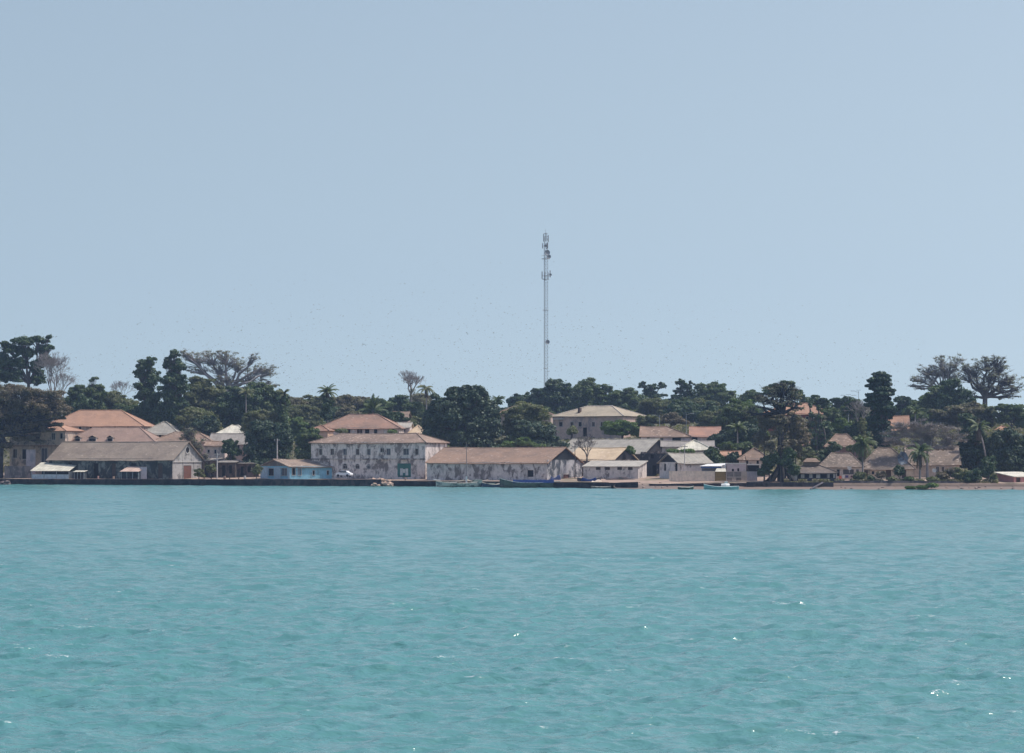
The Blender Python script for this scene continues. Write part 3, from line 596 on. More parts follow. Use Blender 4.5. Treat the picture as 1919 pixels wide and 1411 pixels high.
BG = [  # name, label, near px, Y, theta, pxF, W, eave, ridge, roof, hin, wall colour, roof material, openings
 ('brown_roof_house', 'low house with wide plain brown roof behind the left warehouse gable', 396, 664, 6, 284, 11, 827, 809, 'hip', 5, (.45, .38, .36), T_BROWN2, []),
 ('grey_roof_house', 'house with pale grey hipped roof right of the big orange roof', 334, 692, 8, 263, 11, 812, 790, 'hip', 5, (.42, .4, .38), S_GREY, [(275, 815, 822, 5, 'dark'), (300, 815, 822, 5, 'dark')]),
 ('cream_roof_house', 'small house with bright cream roof between two dark round trees', 460, 690, 6, 408, 9, 811.5, 796.5, 'hip', 3, (.45, .42, .4), S_CREAM, []),
 ('grey_roof_house', 'house with broken grey roof right below the bright cream roof', 463, 666, 5, 392, 9, 831, 812, 'gable', 0, (.35, .31, .29), S_DIRTY, [(445, 834, 846, 8, 'dark'), (425, 834, 846, 6, 'dark')]),
 ('white_cottage', 'small pinkish white cottage with two dark windows behind the lamp pole', 421, 648, 6, 385, 6, 834, 826, 'gable', 0, (.60, .54, .53), T_BROWN2, [(391, 843, 848, 3.5, 'dark'), (403.5, 843, 850, 3.5, 'dark')]),
 ('rust_roof_house', 'large house with reddish brown hipped roof behind the two storey white block', 748, 662, 7, 598, 13, 801, 776, 'hip', 7, (.50, .46, .44), tiles((0.34, 0.20, 0.155), (0.22, 0.15, 0.125), 15, 0.35, 0.2), [(618, 805, 813, 6, 'dark'), (653, 804, 813, 7, 'dark'), (662, 804, 813, 4, 'white'), (674, 804, 813, 10, 'wood'), (688, 804, 813, 8, 'dark'), (704, 804, 813, 6, 'dark'), (722, 804, 813, 5, 'white'), (737, 804, 813, 5, 'dark')]),
 ('tan_cottage', 'tan cottage at the left foot of the reddish brown hipped roof', 614, 650, 8, 580, 7, 806, 797, 'hip', 3, (.50, .38, .30), T_RUST, [(596, 809, 815, 4, 'dark')]),
 ('white_cottage', 'little white cottage touching the right end of the reddish hipped roof', 767, 670, 5, 742, 7, 800, 791.5, 'gable', 0, (.58, .54, .54), S_PALE, [(757, 803, 808, 4, 'dark')]),
 ('tan_cottage', 'tan roofed cottage left of the largest mango tree', 793, 668, 5, 767, 8, 811, 797, 'hip', 3, (.4, .33, .28), T_CREAM, []),
 ('brown_roof_house', 'brown hipped roof high on the slope right of the largest mango tree', 1032, 725, 6, 926, 12, 776, 756, 'hip', 7, (.42, .36, .33), T_BROWN2, []),
 ('long_house', 'long lilac walled house with brown roof in the centre right middle distance', 1293, 640, 5, 1201, 11, 817, 799, 'halfL', 6, (.52, .47, .52), T_BROWN2, [(1215, 820, 828, 5, 'dark'), (1240, 820, 828, 5, 'grey'), (1268, 820, 827, 16, 'dark')]),
 ('long_house', 'reddish roofed end house adjoining the long lilac walled house', 1348, 646, 5, 1294, 10, 816.5, 799.5, 'gable', 0, (.55, .51, .52), tiles((0.40, 0.22, 0.165), (0.28, 0.17, 0.14), 16, 0.3, 0.2), [(1302, 819, 828, 10, 'dark')]),
 ('long_shed', 'long low grey roofed shed below the long lilac house', 1336, 616, 4, 1241, 8, 836, 826, 'gable', 0, (.5, .47, .46), S_DIRTY, []),
 ('tent_roof_hut', 'hut with bright white pyramid roof behind the beach sheds', 1333, 602, 0, 1273, 7.6, 841, 824.5, 'hip', 3.78, (.45, .43, .41), S_CREAM, []),
 ('red_house', 'red walled villa with white window frames and bright orange roof high on the slope', 1560, 700, 5, 1429, 13, 774.5, 755, 'hip', 7, (.30, .095, .08), T_ORANGE, [(1474, 781, 790, 4.5, 'white'), (1485, 781, 792, 5, 'dark'), (1499.5, 781, 792, 5, 'dark'), (1513, 781, 792, 5, 'dark'), (1525, 776, 794, 7, 'white!'), (1544, 781, 792, 5, 'dark')]),
 ('brown_roof_house', 'brown roofed cottage left of the kapok trunk behind the beach house', 1442, 590, 5, 1385, 8, 859.5, 839.5, 'hip', 5, (.5, .47, .44), T_BROWN2, [(1400, 862, 869, 4, 'dark'), (1420, 862, 869, 4, 'dark')]),
 ('orange_corner_shack', 'dark walled shack with a small orange tiled roof under the trees', 1386, 598, 5, 1341, 6, 852.5, 845, 'gable', 0, (.16, .11, .10), T_ORANGE, []),
 ('brown_roof_house', 'brown roof with an orange patch right of the kapok crown', 1528, 642, 5, 1478, 8, 832, 811.5, 'hip', 4, (.36, .3, .27), T_RUST, []),
 ('brown_roof_house', 'brown roofed house with reddish walls left of the tall drooping palm', 1608, 622, 5, 1548, 9, 835, 813, 'hip', 2.6, (.26, .17, .15), T_BROWN2, [(1570, 837, 845, 5, 'dark'), (1590, 837, 845, 5, 'dark')]),
 ('veranda_house', 'low dark roofed veranda house with white end wall right of the kapok roots', 1567, 561, 4, 1477, 8, 884.5, 869.5, 'hip', 4.2, (.60, .58, .56), tiles((0.20, 0.16, 0.14), (0.13, .105, .1), 17, 0.4, 0.2), [(1498, 888, 900, 6, 'dark!'), (1512, 888, 897, 9, 'dark!'), (1526, 888, 897, 7, 'dark!'), (1544, 888, 897, 12, 'dark!'), (1558, 888, 897, 7, 'dark!')]),
 ('laundry_house', 'pale house with mottled brown hipped roof and washing hung on its porch', 1617, 572, 4, 1538, 10, 873, 848.5, 'hip', 2.7, (.58, .55, .52), T_OLD, [(1571, 880, 893, 5, 'dark'), (1590, 879.5, 889, 20, 'grey!'), (1607, 880, 888, 4, 'wood')]),
 ('collapsing_house', 'beige house with sagging mottled roof broken open by a large hole', 1712, 575, 4, 1612, 14, 877, 838, 'hip', 4.6, (.50, .45, .38), T_OLD, [(1623, 881, 893, 7, 'wood!'), (1636, 883, 889, 5, 'dark!'), (1665, 880, 896, 10, 'wood!'), (1694, 880, 896, 8, 'wood!')]),
 ('tiled_house', 'grey beige house with brown tiled roof behind the shoreline palm', 1798, 584, 4, 1702, 12, 869, 836, 'gable', 0, (.48, .44, .41), T_OLD, [(1757, 875, 891, 5, 'grey'), (1767, 875, 893, 4, 'wood'), (1782, 877, 886, 4.5, 'dark')]),
 ('orange_roof_house', 'house with salmon orange roof right of the tall column shaped tree', 1703, 692, 5, 1660, 9, 804, 779, 'gable', 0, (.5, .42, .36), T_ORANGE, []),
 ('orange_roof_house', 'sliver of orange roof between dark trees at the far right', 1895, 700, 5, 1866, 8, 806, 798, 'hip', 3, (.5, .42, .36), T_ORANGE, []),
 ('brown_roof_house', 'faint brown roof on the hillside left of the largest mango tree', 762, 712, 5, 735, 8, 781, 771, 'gable', 0, (.30, .25, .24), T_BROWN, []),
]
HS = {}
for i, (nm_, lb, px, Y, th_, pF, W_, ev, rg, rf, hn, wc, rm, op) in enumerate(BG):
    HS[lb] = House(nm_, lb, 'house' if 'shed' not in nm_ and 'hut' not in nm_ and 'shack' not in nm_ else ('shed' if 'shed' in nm_ else 'hut'), px, Y, th_, pF, W=W_, eave=ev, ridge=rg, roof=rf, hin=hn or None,
                   wall=plaster(wc, tuple(c * .5 for c in wc), 0.22, 20 + i, 0.4), roofm=rm, openings=op, seed=20 + i)
# collapsed hole in the roof, showing the loft and its pale back wall
h = [v for k, v in HS.items() if 'sagging' in k][0]
def hole(mb, s):
    sl = (s.rz - s.ez) / (s.W / 2); pts = []
    for px_, v in ((1684, .50), (1692, .78), (1701, .72), (1705, .45), (1701, .2), (1690, .12), (1685, .25)):
        y = v * s.W / 2; pts.append((s.fx(px_) + v * 2.0 * 0, y, s.ez + sl * y + .12))
    mb.poly(pts, 0)
    q = [(p[0] * .9 + pts[0][0] * .1 + .3, p[1], p[2] + .03) for p in pts]
h.part('roof_hole', [plaster((0.17, 0.21, 0.25), (0.07, .08, .09), .4, 50), plaster((.24, .27, .27))], hole)
h = HS['low dark roofed veranda house with white end wall right of the kapok roots']
h.part('roof_vent', T_BROWN, lambda mb, s: (mb.box(s.L / 2 - 1.6, s.L / 2 + 1.6, s.W / 2 - .9, s.W / 2 + .9, s.rz - .5, s.rz + .45), [mb.poly([(s.L / 2 - 2, s.W / 2 - 1.3, s.rz + .46), (s.L / 2 + 2, s.W / 2 - 1.3, s.rz + .46), (s.L / 2 + 1, s.W / 2, s.rz + 1.3), (s.L / 2 - 1, s.W / 2, s.rz + 1.3)])]))
def rail(mb, s):
    a, b_ = s.fx(1494), s.fx(1565); zt = s.z(895.5, 562)
    mb.box(a, b_, -1.5, -1.42, 0, zt)
    for i in range(6): mb.box(a + (b_ - a) * i / 5 - .06, a + (b_ - a) * i / 5 + .06, -1.65, -1.51, 0, s.ez - .25)
h.part('balustrade', paint((0.05, 0.055, 0.07), name='dark_rail'), rail)
h = HS['pale house with mottled brown hipped roof and washing hung on its porch']
# --- the pinkish official building up the slope
h = House('town_hall', 'large pale beige two storey building with long grey brown hipped roof in the centre', 'building', 1167, 690, 28, 1036, 1212, eave=778.5, ridge=760, roof='hip', hin=7, wall=plaster((0.50, 0.41, 0.37), (0.34, 0.27, 0.25), 0.3, 60, 0.35),
          roofm=tiles((0.41, 0.34, 0.265), (0.31, 0.26, 0.205), 18, 0.2, 0.1), ridgecap=paint((0.5, 0.43, 0.36)), openings=[(1051, 791, 799, 6.5, 'dark'), (1072, 791, 799, 5.5, 'wood'), (1087, 791, 799, 6, 'dark'), (1096, 801, 818, 7.5, 'dark!'), (1112, 791, 799, 5, 'wood'), (1128, 791, 799, 5, 'wood'), (1148, 791, 799, 5, 'wood')], side=[(1206, 791, 798, 4.5, 'dark'), (1190, 791, 798, 4, 'dark')], seed=61, sag=0.05)
h.part('balcony', WHITE, lambda mb, s: mb.box(0.3, s.fx(1056), -.6, -.003, s.z(786.5, 705), s.z(785, 705)))
h.part('chimney', paint((0.10, 0.07, 0.06)), lambda mb, s: mb.box(s.fx(1076), s.fx(1079.5), 2.2, 3.4, s.ez, s.z(764.5, 700)))
# --- pink hut at the far right
h = House('pink_hut', 'small pink hut with bright white lean roof at the far right shore', 'hut', 1900, 553, -32, 1950, 1864, eave=893, ridge=884.5, roof='shed', wall=plaster((0.50, 0.27, 0.27), (0.3, .18, .18), 0.1, 62, 0.2), roofm=S_CREAM, openings=[(1908.5, 895, 905, 8, 'wood!')], side=[(1870, 898, 902, 3, 'dark!')], ov=.35, seed=62)
# --- stalls on the left quay
def stall(name, label, px0, px1, Y, th_deg, W_, ylo, yhi, mat_roof, mat_counter, zc=1.15, cat='stall'):
    t = R(th_deg); C = P(px1, 0, Y); ux = Vector((math.cos(t), -math.sin(t), 0)); k = (px0 - CX) / F
    L = (k * C.y - C.x) / (-ux.x + k * ux.y) ; org = C - ux * L; zb = 1.43
    g = empty(name, (org.x, org.y, zb), -t); tag(g, label, cat)
    zl = HC - (ylo - HY) * Y / F - zb; zh = HC - (yhi - HY) * (Y + W_ * math.cos(t)) / F - zb
    mb = MB(); slab(mb, (-.3, -.3, zl), (L + .3, -.3, zl), (L + .3, W_, zh), (-.3, W_, zh), 8, 3, .05, .02, random.Random(3)); mb.build('roof', mat_roof, g)
    for i in range(4): MB().box(L * i / 3 - .06, L * i / 3 + .06, 0, .12, 0, zl - .1).build('post', paint((0.3, 0.34, 0.36)), g)
    MB().box(.1, L - .1, .15, .3, 0, zc).build('counter', mat_counter, g)
    MB().box(0, L, W_ - .2, W_ - .1, 0, zh - .15).box(L - .1, L, .4, W_ - .2, 0, zl - .1).build('back_wall', paint((0.07, 0.08, 0.09), name='dark_boards'), g)
    return g, L
stall('quay_stall', 'open stall with large cream awning roof and pale blue counter on the left quay', 59, 129, nh(129, 5), 18, 5.5, 882.5, 866.5, S_CREAM, paint((0.45, 0.55, 0.60), name='pale_blue'))
stall('small_shed', 'small shed with rusty cream roof leaning in front of the left warehouse', 227, 259, nh(259, 2.5), 22, 4.2, 883.5, 873.5, sheet((0.60, 0.42, 0.33), 5, 0.4), paint((0.04, 0.04, 0.05)), 0.6, 'shed')
stall('tiny_stall', 'tiny dark stall with flat cream lid beside the large awning stall', 139, 157, nh(157, 4), 15, 1.8, 884, 881.5, S_CREAM, paint((0.05, 0.05, 0.06)), 1.0)
flat_thing('sheet_panel', 'pale lilac sheet panel leaning right of the small rusty roofed shed', 'panel', 262, 275, 876, 896, nh(268, 4.2), .12, plaster((.42, .42, .50), (.2, .2, .25), .2, 63, .5))
flat_thing('wall_stub', 'tall lilac grey wall fragment under the dry brown tree', 'wall', 49, 66, 843, 893, nh(58, 12), .4, plaster((.36, .32, .36), (.25, .22, .24), .3, 64, .5))
flat_thing('garden_wall', 'low dark grey garden wall beneath the dry brown tree', 'wall', 8, 58, 874, 893, nh(30, 10), .3, plaster((.24, .22, .22), (.12, .11, .11), .4, 65, .5))
for k, (a, b_, y0, y1, d, c, lb) in enumerate(((410, 440, 866, 893, 20, (.10, .085, .08), 'dark board shack right of the lamp pole on the quay'), (441, 478, 868, 891, 24, (.13, .10, .09), 'dark shack with thin pale roof edge left of the blue house'), (378, 407, 862, 892, 22, (.17, .14, .125), 'brown shack between the warehouse gable and the lamp pole'))):
    House('shack', lb, 'shack', b_, nh(b_, d), 8, a, W=4, eave=y0, ridge=y0 - 4, roof='shed', wall=plaster(c, tuple(x * .4 for x in c), 0.4, 70 + k, 0.8), roofm=S_DIRTY, openings=[((a + b_) / 2 - 6, y0 + 6, y1, 6, 'dark!'), ((a + b_) / 2 + 7, y0 + 6, y1 - 6, 6, 'dark!')], seed=70 + k, group=None)

# ------------------------------------------------------------------ quays and low walls along the water
STONE = plaster((0.045, 0.045, 0.05), (0.02, 0.02, 0.024), 0.5, 80, 0.7); PAVE = plaster((0.40, 0.32, 0.26), (0.28, 0.22, 0.18), 0.3, 81, 0.1)
def shorewall(name, label, pxa, pxb, d, ytop_a, ytop_b, th, mat, zb=-1.6, topmat=None, step=12, jit=0.04, cat='sea wall', zt=None):
    rs = random.Random(int(pxa)); n = max(2, int((pxb - pxa) / step)); mb = MB(); c0 = GP(pxa, shoreY(pxa) + d); org = Vector((c0.x, c0.y, 0))
    A = []
    for i in range(n + 1):
        px = pxa + (pxb - pxa) * i / n; Y = shoreY(px) + d; yt = ytop_a + (ytop_b - ytop_a) * i / n; z = HC - (yt - HY) * Y / F + rs.uniform(-jit, jit)
        p = Vector(((px - CX) * Y / F, Y, 0)) - org; A.append((p, z))
    for (p, z), (q, w_) in zip(A, A[1:]):
        b0, b1 = p + Vector((0, th, 0)), q + Vector((0, th, 0))
        mb.poly([(p.x, p.y, zb), (q.x, q.y, zb), (q.x, q.y, w_), (p.x, p.y, z)], 0); mb.poly([(p.x, p.y, z), (q.x, q.y, w_), (b1.x, b1.y, w_), (b0.x, b0.y, z)], 1 if topmat else 0)
        mb.poly([(b1.x, b1.y, zb), (b0.x, b0.y, zb), (b0.x, b0.y, z), (b1.x, b1.y, w_)], 0)
    for (p, z) in (A[0], A[-1]): mb.poly([(p.x, p.y, zb), (p.x, p.y + th, zb), (p.x, p.y + th, z), (p.x, p.y, z)], 0)
    o = mb.build(name, [mat, topmat] if topmat else mat); o.location = org; tag(o, label, cat); return o
shorewall('quay_wall', 'long dark stone quay wall under the left warehouse', -60, 474, 0, 897.3, 897.8, 1.6, STONE, topmat=PAVE)
shorewall('quay_wall', 'dark plinth wall beneath the blue house', 474.5, 714, -0.6, 897.5, 898.5, 3.0, plaster((0.075, 0.07, 0.08), (0.03, 0.03, 0.035), 0.45, 82, 0.7), topmat=plaster((.24, .2, .18)))
shorewall('quay_wall', 'black quay wall right of the rubble gap in front of the two storey block', 727, 830, 0, 901, 902, 2.2, STONE, topmat=PAVE)
shorewall('quay_wall', 'dark quay wall behind the moored boats', 830.5, 1150, 0.3, 903, 904.5, 2.0, STONE, topmat=PAVE)
shorewall('quay_wall', 'short dark wall tapering down to the little pink beach', 1150.5, 1196, 1.5, 904.5, 903, 1.5, STONE, zb=-.6)
shorewall('slipway_wall', 'curved dark wall with bright paved top between beach and motorboat', 1218, 1399, 4.2, 906.4, 904.5, 4.5, plaster((0.055, 0.05, 0.058), (0.025, 0.025, 0.03), .4, 83, .6), zb=-.4, topmat=plaster((0.66, 0.58, 0.5), (.5, .42, .35), .2, 84, .1))
shorewall('quay_wall', 'dark blue grey wall at the foot of the big kapok tree', 1399.5, 1562, 3.6, 903.5, 904, 0.7, plaster((0.065, 0.065, 0.075), (0.03, 0.03, 0.035), .4, 85, .6), zb=-.2)
shorewall('shore_wall', 'low grey garden wall along the beach below the tiled houses', 1562.5, 1800, 5.2, 900.5, 901.5, 0.4, plaster((0.20, 0.185, 0.18), (0.09, 0.085, 0.09), .5, 86, .6), zb=0, jit=.12)
shorewall('shore_wall', 'dark brick wall at the beach in front of the pink hut', 1812, 1990, 5.2, 905, 905.5, 0.4, plaster((0.20, 0.15, 0.145), (0.08, 0.065, 0.065), .4, 87, .6), zb=0, jit=.06)
# ------------------------------------------------------------------ vegetation kit
def quads_obj(name, V, mats, parent, smooth=False, mi=None, extra=None):
    """V: (n,4,3) array of quads; extra: MB with further polygons"""
    n = len(V); me = bpy.data.meshes.new(name)
    co_ = V.reshape(-1, 3); li = np.arange(n * 4, dtype=np.int32); ls = np.arange(0, n * 4, 4, dtype=np.int32)
    if extra is not None and extra.f:
        ev = np.array(extra.v); off = len(co_); co_ = np.vstack([co_, ev])
        el = np.concatenate([np.array(f) + off for f in extra.f]).astype(np.int32); es = np.cumsum([0] + [len(f) for f in extra.f[:-1]]).astype(np.int32) + n * 4
        li = np.concatenate([li, el]); ls = np.concatenate([ls, es])
    me.vertices.add(len(co_)); me.vertices.foreach_set('co', co_.astype(np.float32).ravel())
    me.loops.add(len(li)); me.loops.foreach_set('vertex_index', li); me.polygons.add(len(ls)); me.polygons.foreach_set('loop_start', ls)
    for m in (mats if isinstance(mats, (list, tuple)) else [mats]): me.materials.append(m)
    me.update(calc_edges=True)
    o = bpy.data.objects.new(name, me); col.objects.link(o)
    if parent: o.parent = parent
    return o
def unit(rng, n):
    v = rng.normal(size=(n, 3)); return v / np.linalg.norm(v, axis=1, keepdims=True)
def leaf_quads(rng, cen, nrm, size, asp=1.6):
    n = len(cen); r = unit(rng, n); a = np.cross(nrm, r); a /= (np.linalg.norm(a, axis=1, keepdims=True) + 1e-9); b = np.cross(nrm, a)
    s = size * rng.uniform(0.6, 1.35, (n, 1)); a = a * s * asp * .5; b = b * s * .5
    return np.stack([cen - a * .9, cen - b, cen + a, cen + b], 1)
def crown_quads(rng, blobs, clump, per, leaf, fill=1.0, flat=0.75, inner=0.55, spread=1.0, asp=1.5, core=True):
    """blobs: list of (centre xyz, rx, ry, rz). returns quads, clump centres, core shapes"""
    Q = []; CC = []; core_mb = MB(); full = []
    for (c, rx, ry, rz) in blobs:      # boughs that break the outline of each mass
        full.append((c, rx, ry, rz, True)); cmin = min(rx, rz)
        if cmin < 0.8: continue
        for _ in range(int(rng.integers(7, 12)) if core else 7):
            a = rng.uniform(0, 2 * math.pi); el = rng.uniform(-.6, 1.35); f = rng.uniform(.16, .42); u = np.array([math.cos(a) * math.cos(el), math.sin(a) * math.cos(el), math.sin(el)])
            full.append((tuple(np.array(c) + u * np.array([rx, ry, rz]) * rng.uniform(.72, 1.16)), rx * f * 1.15, ry * f, rz * f * .95, False))
    blobs = full
    for (c, rx, ry, rz, big) in blobs:
        c = np.array(c); cr = min(clump, min(rx, rz) * .75)
        area = 4 * math.pi * ((rx * ry) ** 1.6 / 3 + (rx * rz) ** 1.6 / 3 + (ry * rz) ** 1.6 / 3) ** (1 / 1.6)
        n = max(3, int(fill * area / (math.pi * cr * cr) * 1.15))
        d = unit(rng, n); d[:, 2] = np.where(d[:, 2] < -.8, -d[:, 2] * .6, d[:, 2]); rad = rng.uniform(inner, 1.0, (n, 1)) ** .6
        e = np.maximum(np.array([rx, ry, rz]) - cr * .55, 0.15)
        cc = c + d * rad * e * spread; crs = cr * rng.uniform(0.4, 1.3, n)
        CC.append(np.hstack([cc, crs[:, None]]))
        m = per; u = unit(rng, n * m); u[:, 2] = u[:, 2] * 0.8 + 0.18
        rr = rng.uniform(0.5, 1.12, (n * m, 1)) + (rng.random((n * m, 1)) < .16) * rng.uniform(0, .6, (n * m, 1)); cr_ = np.repeat(crs, m)[:, None]
        p = np.repeat(cc, m, 0) + u * rr * cr_ * np.array([1, 1, flat])
        nn = u + rng.normal(size=u.shape) * 0.38 + np.array([0, 0, .2]); nn /= np.linalg.norm(nn, axis=1, keepdims=True)
        Q.append(leaf_quads(rng, p, nn, leaf, asp))
        if core and big:   # dense inner mass: lumpy ellipsoid of leaf-size facets
            nu, nv = 10, 7; base = len(core_mb.v); k = 0.62
            for j in range(nv + 1):
                t = math.pi * j / nv
                for i in range(nu):
                    a = 2 * math.pi * i / nu; w_ = k * rng.uniform(.8, 1.15)
                    core_mb.v.append((c[0] + rx * w_ * math.sin(t) * math.cos(a), c[1] + ry * w_ * math.sin(t) * math.sin(a), c[2] + rz * w_ * math.cos(t)))
            for j in range(nv):
                for i in range(nu):
                    core_mb.f.append((base + j * nu + i, base + (j + 1) * nu + i, base + (j + 1) * nu + (i + 1) % nu, base + j * nu + (i + 1) % nu)); core_mb.m.append(0)
    return np.concatenate(Q), np.concatenate(CC), core_mb
def limb(mb, a, b, r0, r1, rs, wob=.08, n=5, seg=4):
    a, b = Vector(a), Vector(b); L = (b - a).length; pts = [a]; rad = [r0]
    for i in range(1, seg):
        t = i / seg; q = a.lerp(b, t) + Vector((rs.uniform(-1, 1), rs.uniform(-1, 1), rs.uniform(-.3, 1))) * wob * L * math.sin(math.pi * t); pts.append(q); rad.append(r0 + (r1 - r0) * t)
    pts.append(b); rad.append(r1); mb.tube(pts, rad, n, cap=False); return pts
BARK = paint((0.12, 0.10, 0.09), 0.9, .4, 1.2, 'bark'); BARKP = paint((0.30, 0.265, 0.25), 0.9, .3, 1.0, 'pale_bark'); BARKD = paint((0.045, 0.042, 0.045), .9, .3, 1, 'dark_bark')
L_DARK = leaves((0.045, 0.085, 0.028), (0.085, 0.130, 0.045), .2); L_MANGO = leaves((0.022, 0.052, 0.022), (0.100, 0.135, 0.068), .12); L_MID = leaves((0.100, 0.145, 0.048), (0.15, 0.185, 0.070), .34)
L_OLIVE = leaves((0.155, 0.17, 0.070), (0.21, 0.21, 0.10), .38); L_LIGHT = leaves((0.125, 0.19, 0.050), (0.165, 0.22, 0.070), .38); L_DRY = leaves((0.215, 0.18, 0.11), (0.165, 0.16, 0.085), .38)
L_GREY = leaves((0.30, 0.28, 0.22), (0.36, 0.32, 0.26), .4); L_TWIG = leaves((0.30, 0.24, 0.22), (0.36, 0.29, 0.27), .3); L_BROWN = leaves((0.22, 0.165, 0.115), (0.14, 0.13, 0.08), .35); L_COL = leaves((0.016, 0.048, 0.022), (0.042, 0.085, 0.034), .08)
L_PALM = leaves((0.10, 0.14, 0.05), (0.16, 0.185, 0.08), .3); L_DEAD = leaves((0.17, 0.12, 0.085), (0.12, 0.085, 0.06), .2)
TREE_N = [0]
STYLE = {  # leafm, clump, per, leaf, fill, flat, inner, core, bark
 'mango': (L_MANGO, 1.35, 62, .46, 1.15, .8, .5, True), 'dark': (L_DARK, 1.1, 42, .44, 1.05, .8, .45, True), 'mid': (L_MID, 1.05, 42, .38, 1.1, .8, .45, True),
 'olive': (L_OLIVE, 1.1, 55, .34, 1.2, .7, .4, True), 'light': (L_LIGHT, 1.1, 55, .34, 1.2, .6, .4, True), 'airy': (L_DARK, .9, 38, .38, .62, .85, .15, False),
 'kapok': (L_GREY, .58, 11, .22, .26, .8, .0, False), 'dry': (L_BROWN, .9, 46, .27, 1.6, .7, .2, False), 'drymid': (L_DRY, 1.0, 50, .32, 1.3, .7, .4, True), 'column': (L_COL, 1.1, 75, .5, 1.1, .5, .4, True),
 'bush': (L_OLIVE, .7, 45, .28, 1.2, .8, .4, True), 'brightbush': (L_LIGHT, .7, 45, .28, 1.3, .7, .4, True), 'darkbush': (L_DARK, .7, 45, .28, 1.2, .8, .4, True)}
def tree(name, label, style, Y, blobs, trunk=None, bark=None, group=None, r=0.35, seed=None, fill=None, branches=0.3, cat='tree', base_py=None, depth=0.85, crownpart='crown', twigs=0, flatc=None, low=True, leafm=None):
    """blobs in photo columns/rows at depth Y: (px, py, rx, ry[, dy in metres]); every crown gets its own depth"""
    TREE_N[0] += 1; sd = seed or TREE_N[0] * 17 + 5; rng = np.random.default_rng(sd); rs = random.Random(sd)
    lm, clump, per, leaf, fl, flat, inner, core = STYLE[style]; k = Y / F; lm = leafm or lm
    bx = trunk[0] if trunk else sum(b[0] for b in blobs) / len(blobs)
    gzz = gz(bx, Y) if base_py is None else HC - (base_py - HY) * k
    org = Vector(((bx - CX) * k, Y, gzz)); root = empty(name, org); tag(root, label, cat, group)
    if style == 'kapok': depth = depth * .6
    B = []
    for b in blobs:
        dy = b[4] if len(b) > 4 else rng.uniform(-1, 1) * (b[2] * k * .3 if len(blobs) > 1 else 0)
        c = P(b[0], b[1], Y) - org; B.append(((c.x, dy, c.z), b[2] * k, b[2] * k * depth, b[3] * k))
    if core and cat == 'tree' and style not in ('column',) and low:      # lower boughs hang towards the ground
        x0 = min(b[0][0] - b[1] for b in B); x1 = max(b[0][0] + b[1] for b in B); zb_ = min(b[0][2] - b[3] for b in B); zt_ = max(b[0][2] for b in B)
        if zb_ > 1.5:
            for j in range(3):
                w_ = (x1 - x0) * .3; hz_ = (zb_ + zt_ * .25) * .5; B.append(((x0 + (x1 - x0) * (.25 + .25 * j), rng.uniform(-1, 1), hz_ * rng.uniform(.85, 1.1)), w_ * rng.uniform(.8, 1.1), w_ * .8, hz_ * .85))
    Q, CC, core_mb = crown_quads(rng, B, clump, per, leaf, fill or fl, flatc or flat, inner, core=core)
    quads_obj(crownpart, Q, lm, root, extra=core_mb)
    tb = MB(); zmin = min(b[0][2] - b[3] * .3 for b in B); top = Vector((float(np.mean([b[0][0] for b in B])) * .6, 0, max(zmin, 0.6)))
    if trunk and len(trunk) > 2: top = P(trunk[2], trunk[3], Y) - org
    lean = [Vector((0, 0, -.6)), Vector((rs.uniform(-.2, .2), 0, top.z * .5)), top]
    tb.tube(lean, [r * 1.3, r, r * .8], 7, cap=False)
    for (c, rx, ry, rz) in B:
        cc = Vector(c); limb(tb, top, cc, r * .6, r * .25, rs)
        sel = [q for q in CC if abs(q[0] - c[0]) < rx and abs(q[2] - c[2]) < rz * 1.1]
        rs.shuffle(sel)
        for q in sel[:int(len(sel) * branches) if len(sel) < 90 else int(90 * branches)]: limb(tb, cc.lerp(top, .25), q[:3], r * (.10 if style == 'kapok' else .2), .03, rs, .12, 4, 3)
    tb.build('trunk', bark or BARK, root, smooth=True)
    if twigs:
        tw = []; n = twigs; idx = rng.integers(0, len(CC), n); c0 = CC[idx, :3]; d = unit(rng, n); d[:, 2] = np.abs(d[:, 2]) * .7; Ln = rng.uniform(.5, 1.6, (n, 1)); e = c0 + d * Ln
        sd_ = np.cross(d, unit(rng, n)); sd_ /= np.linalg.norm(sd_, axis=1, keepdims=True); w_ = .035
        quads_obj('twigs', np.stack([c0 - sd_ * w_, c0 + sd_ * w_, e + sd_ * w_ * .4, e - sd_ * w_ * .4], 1), bark or BARK, root)
    return root
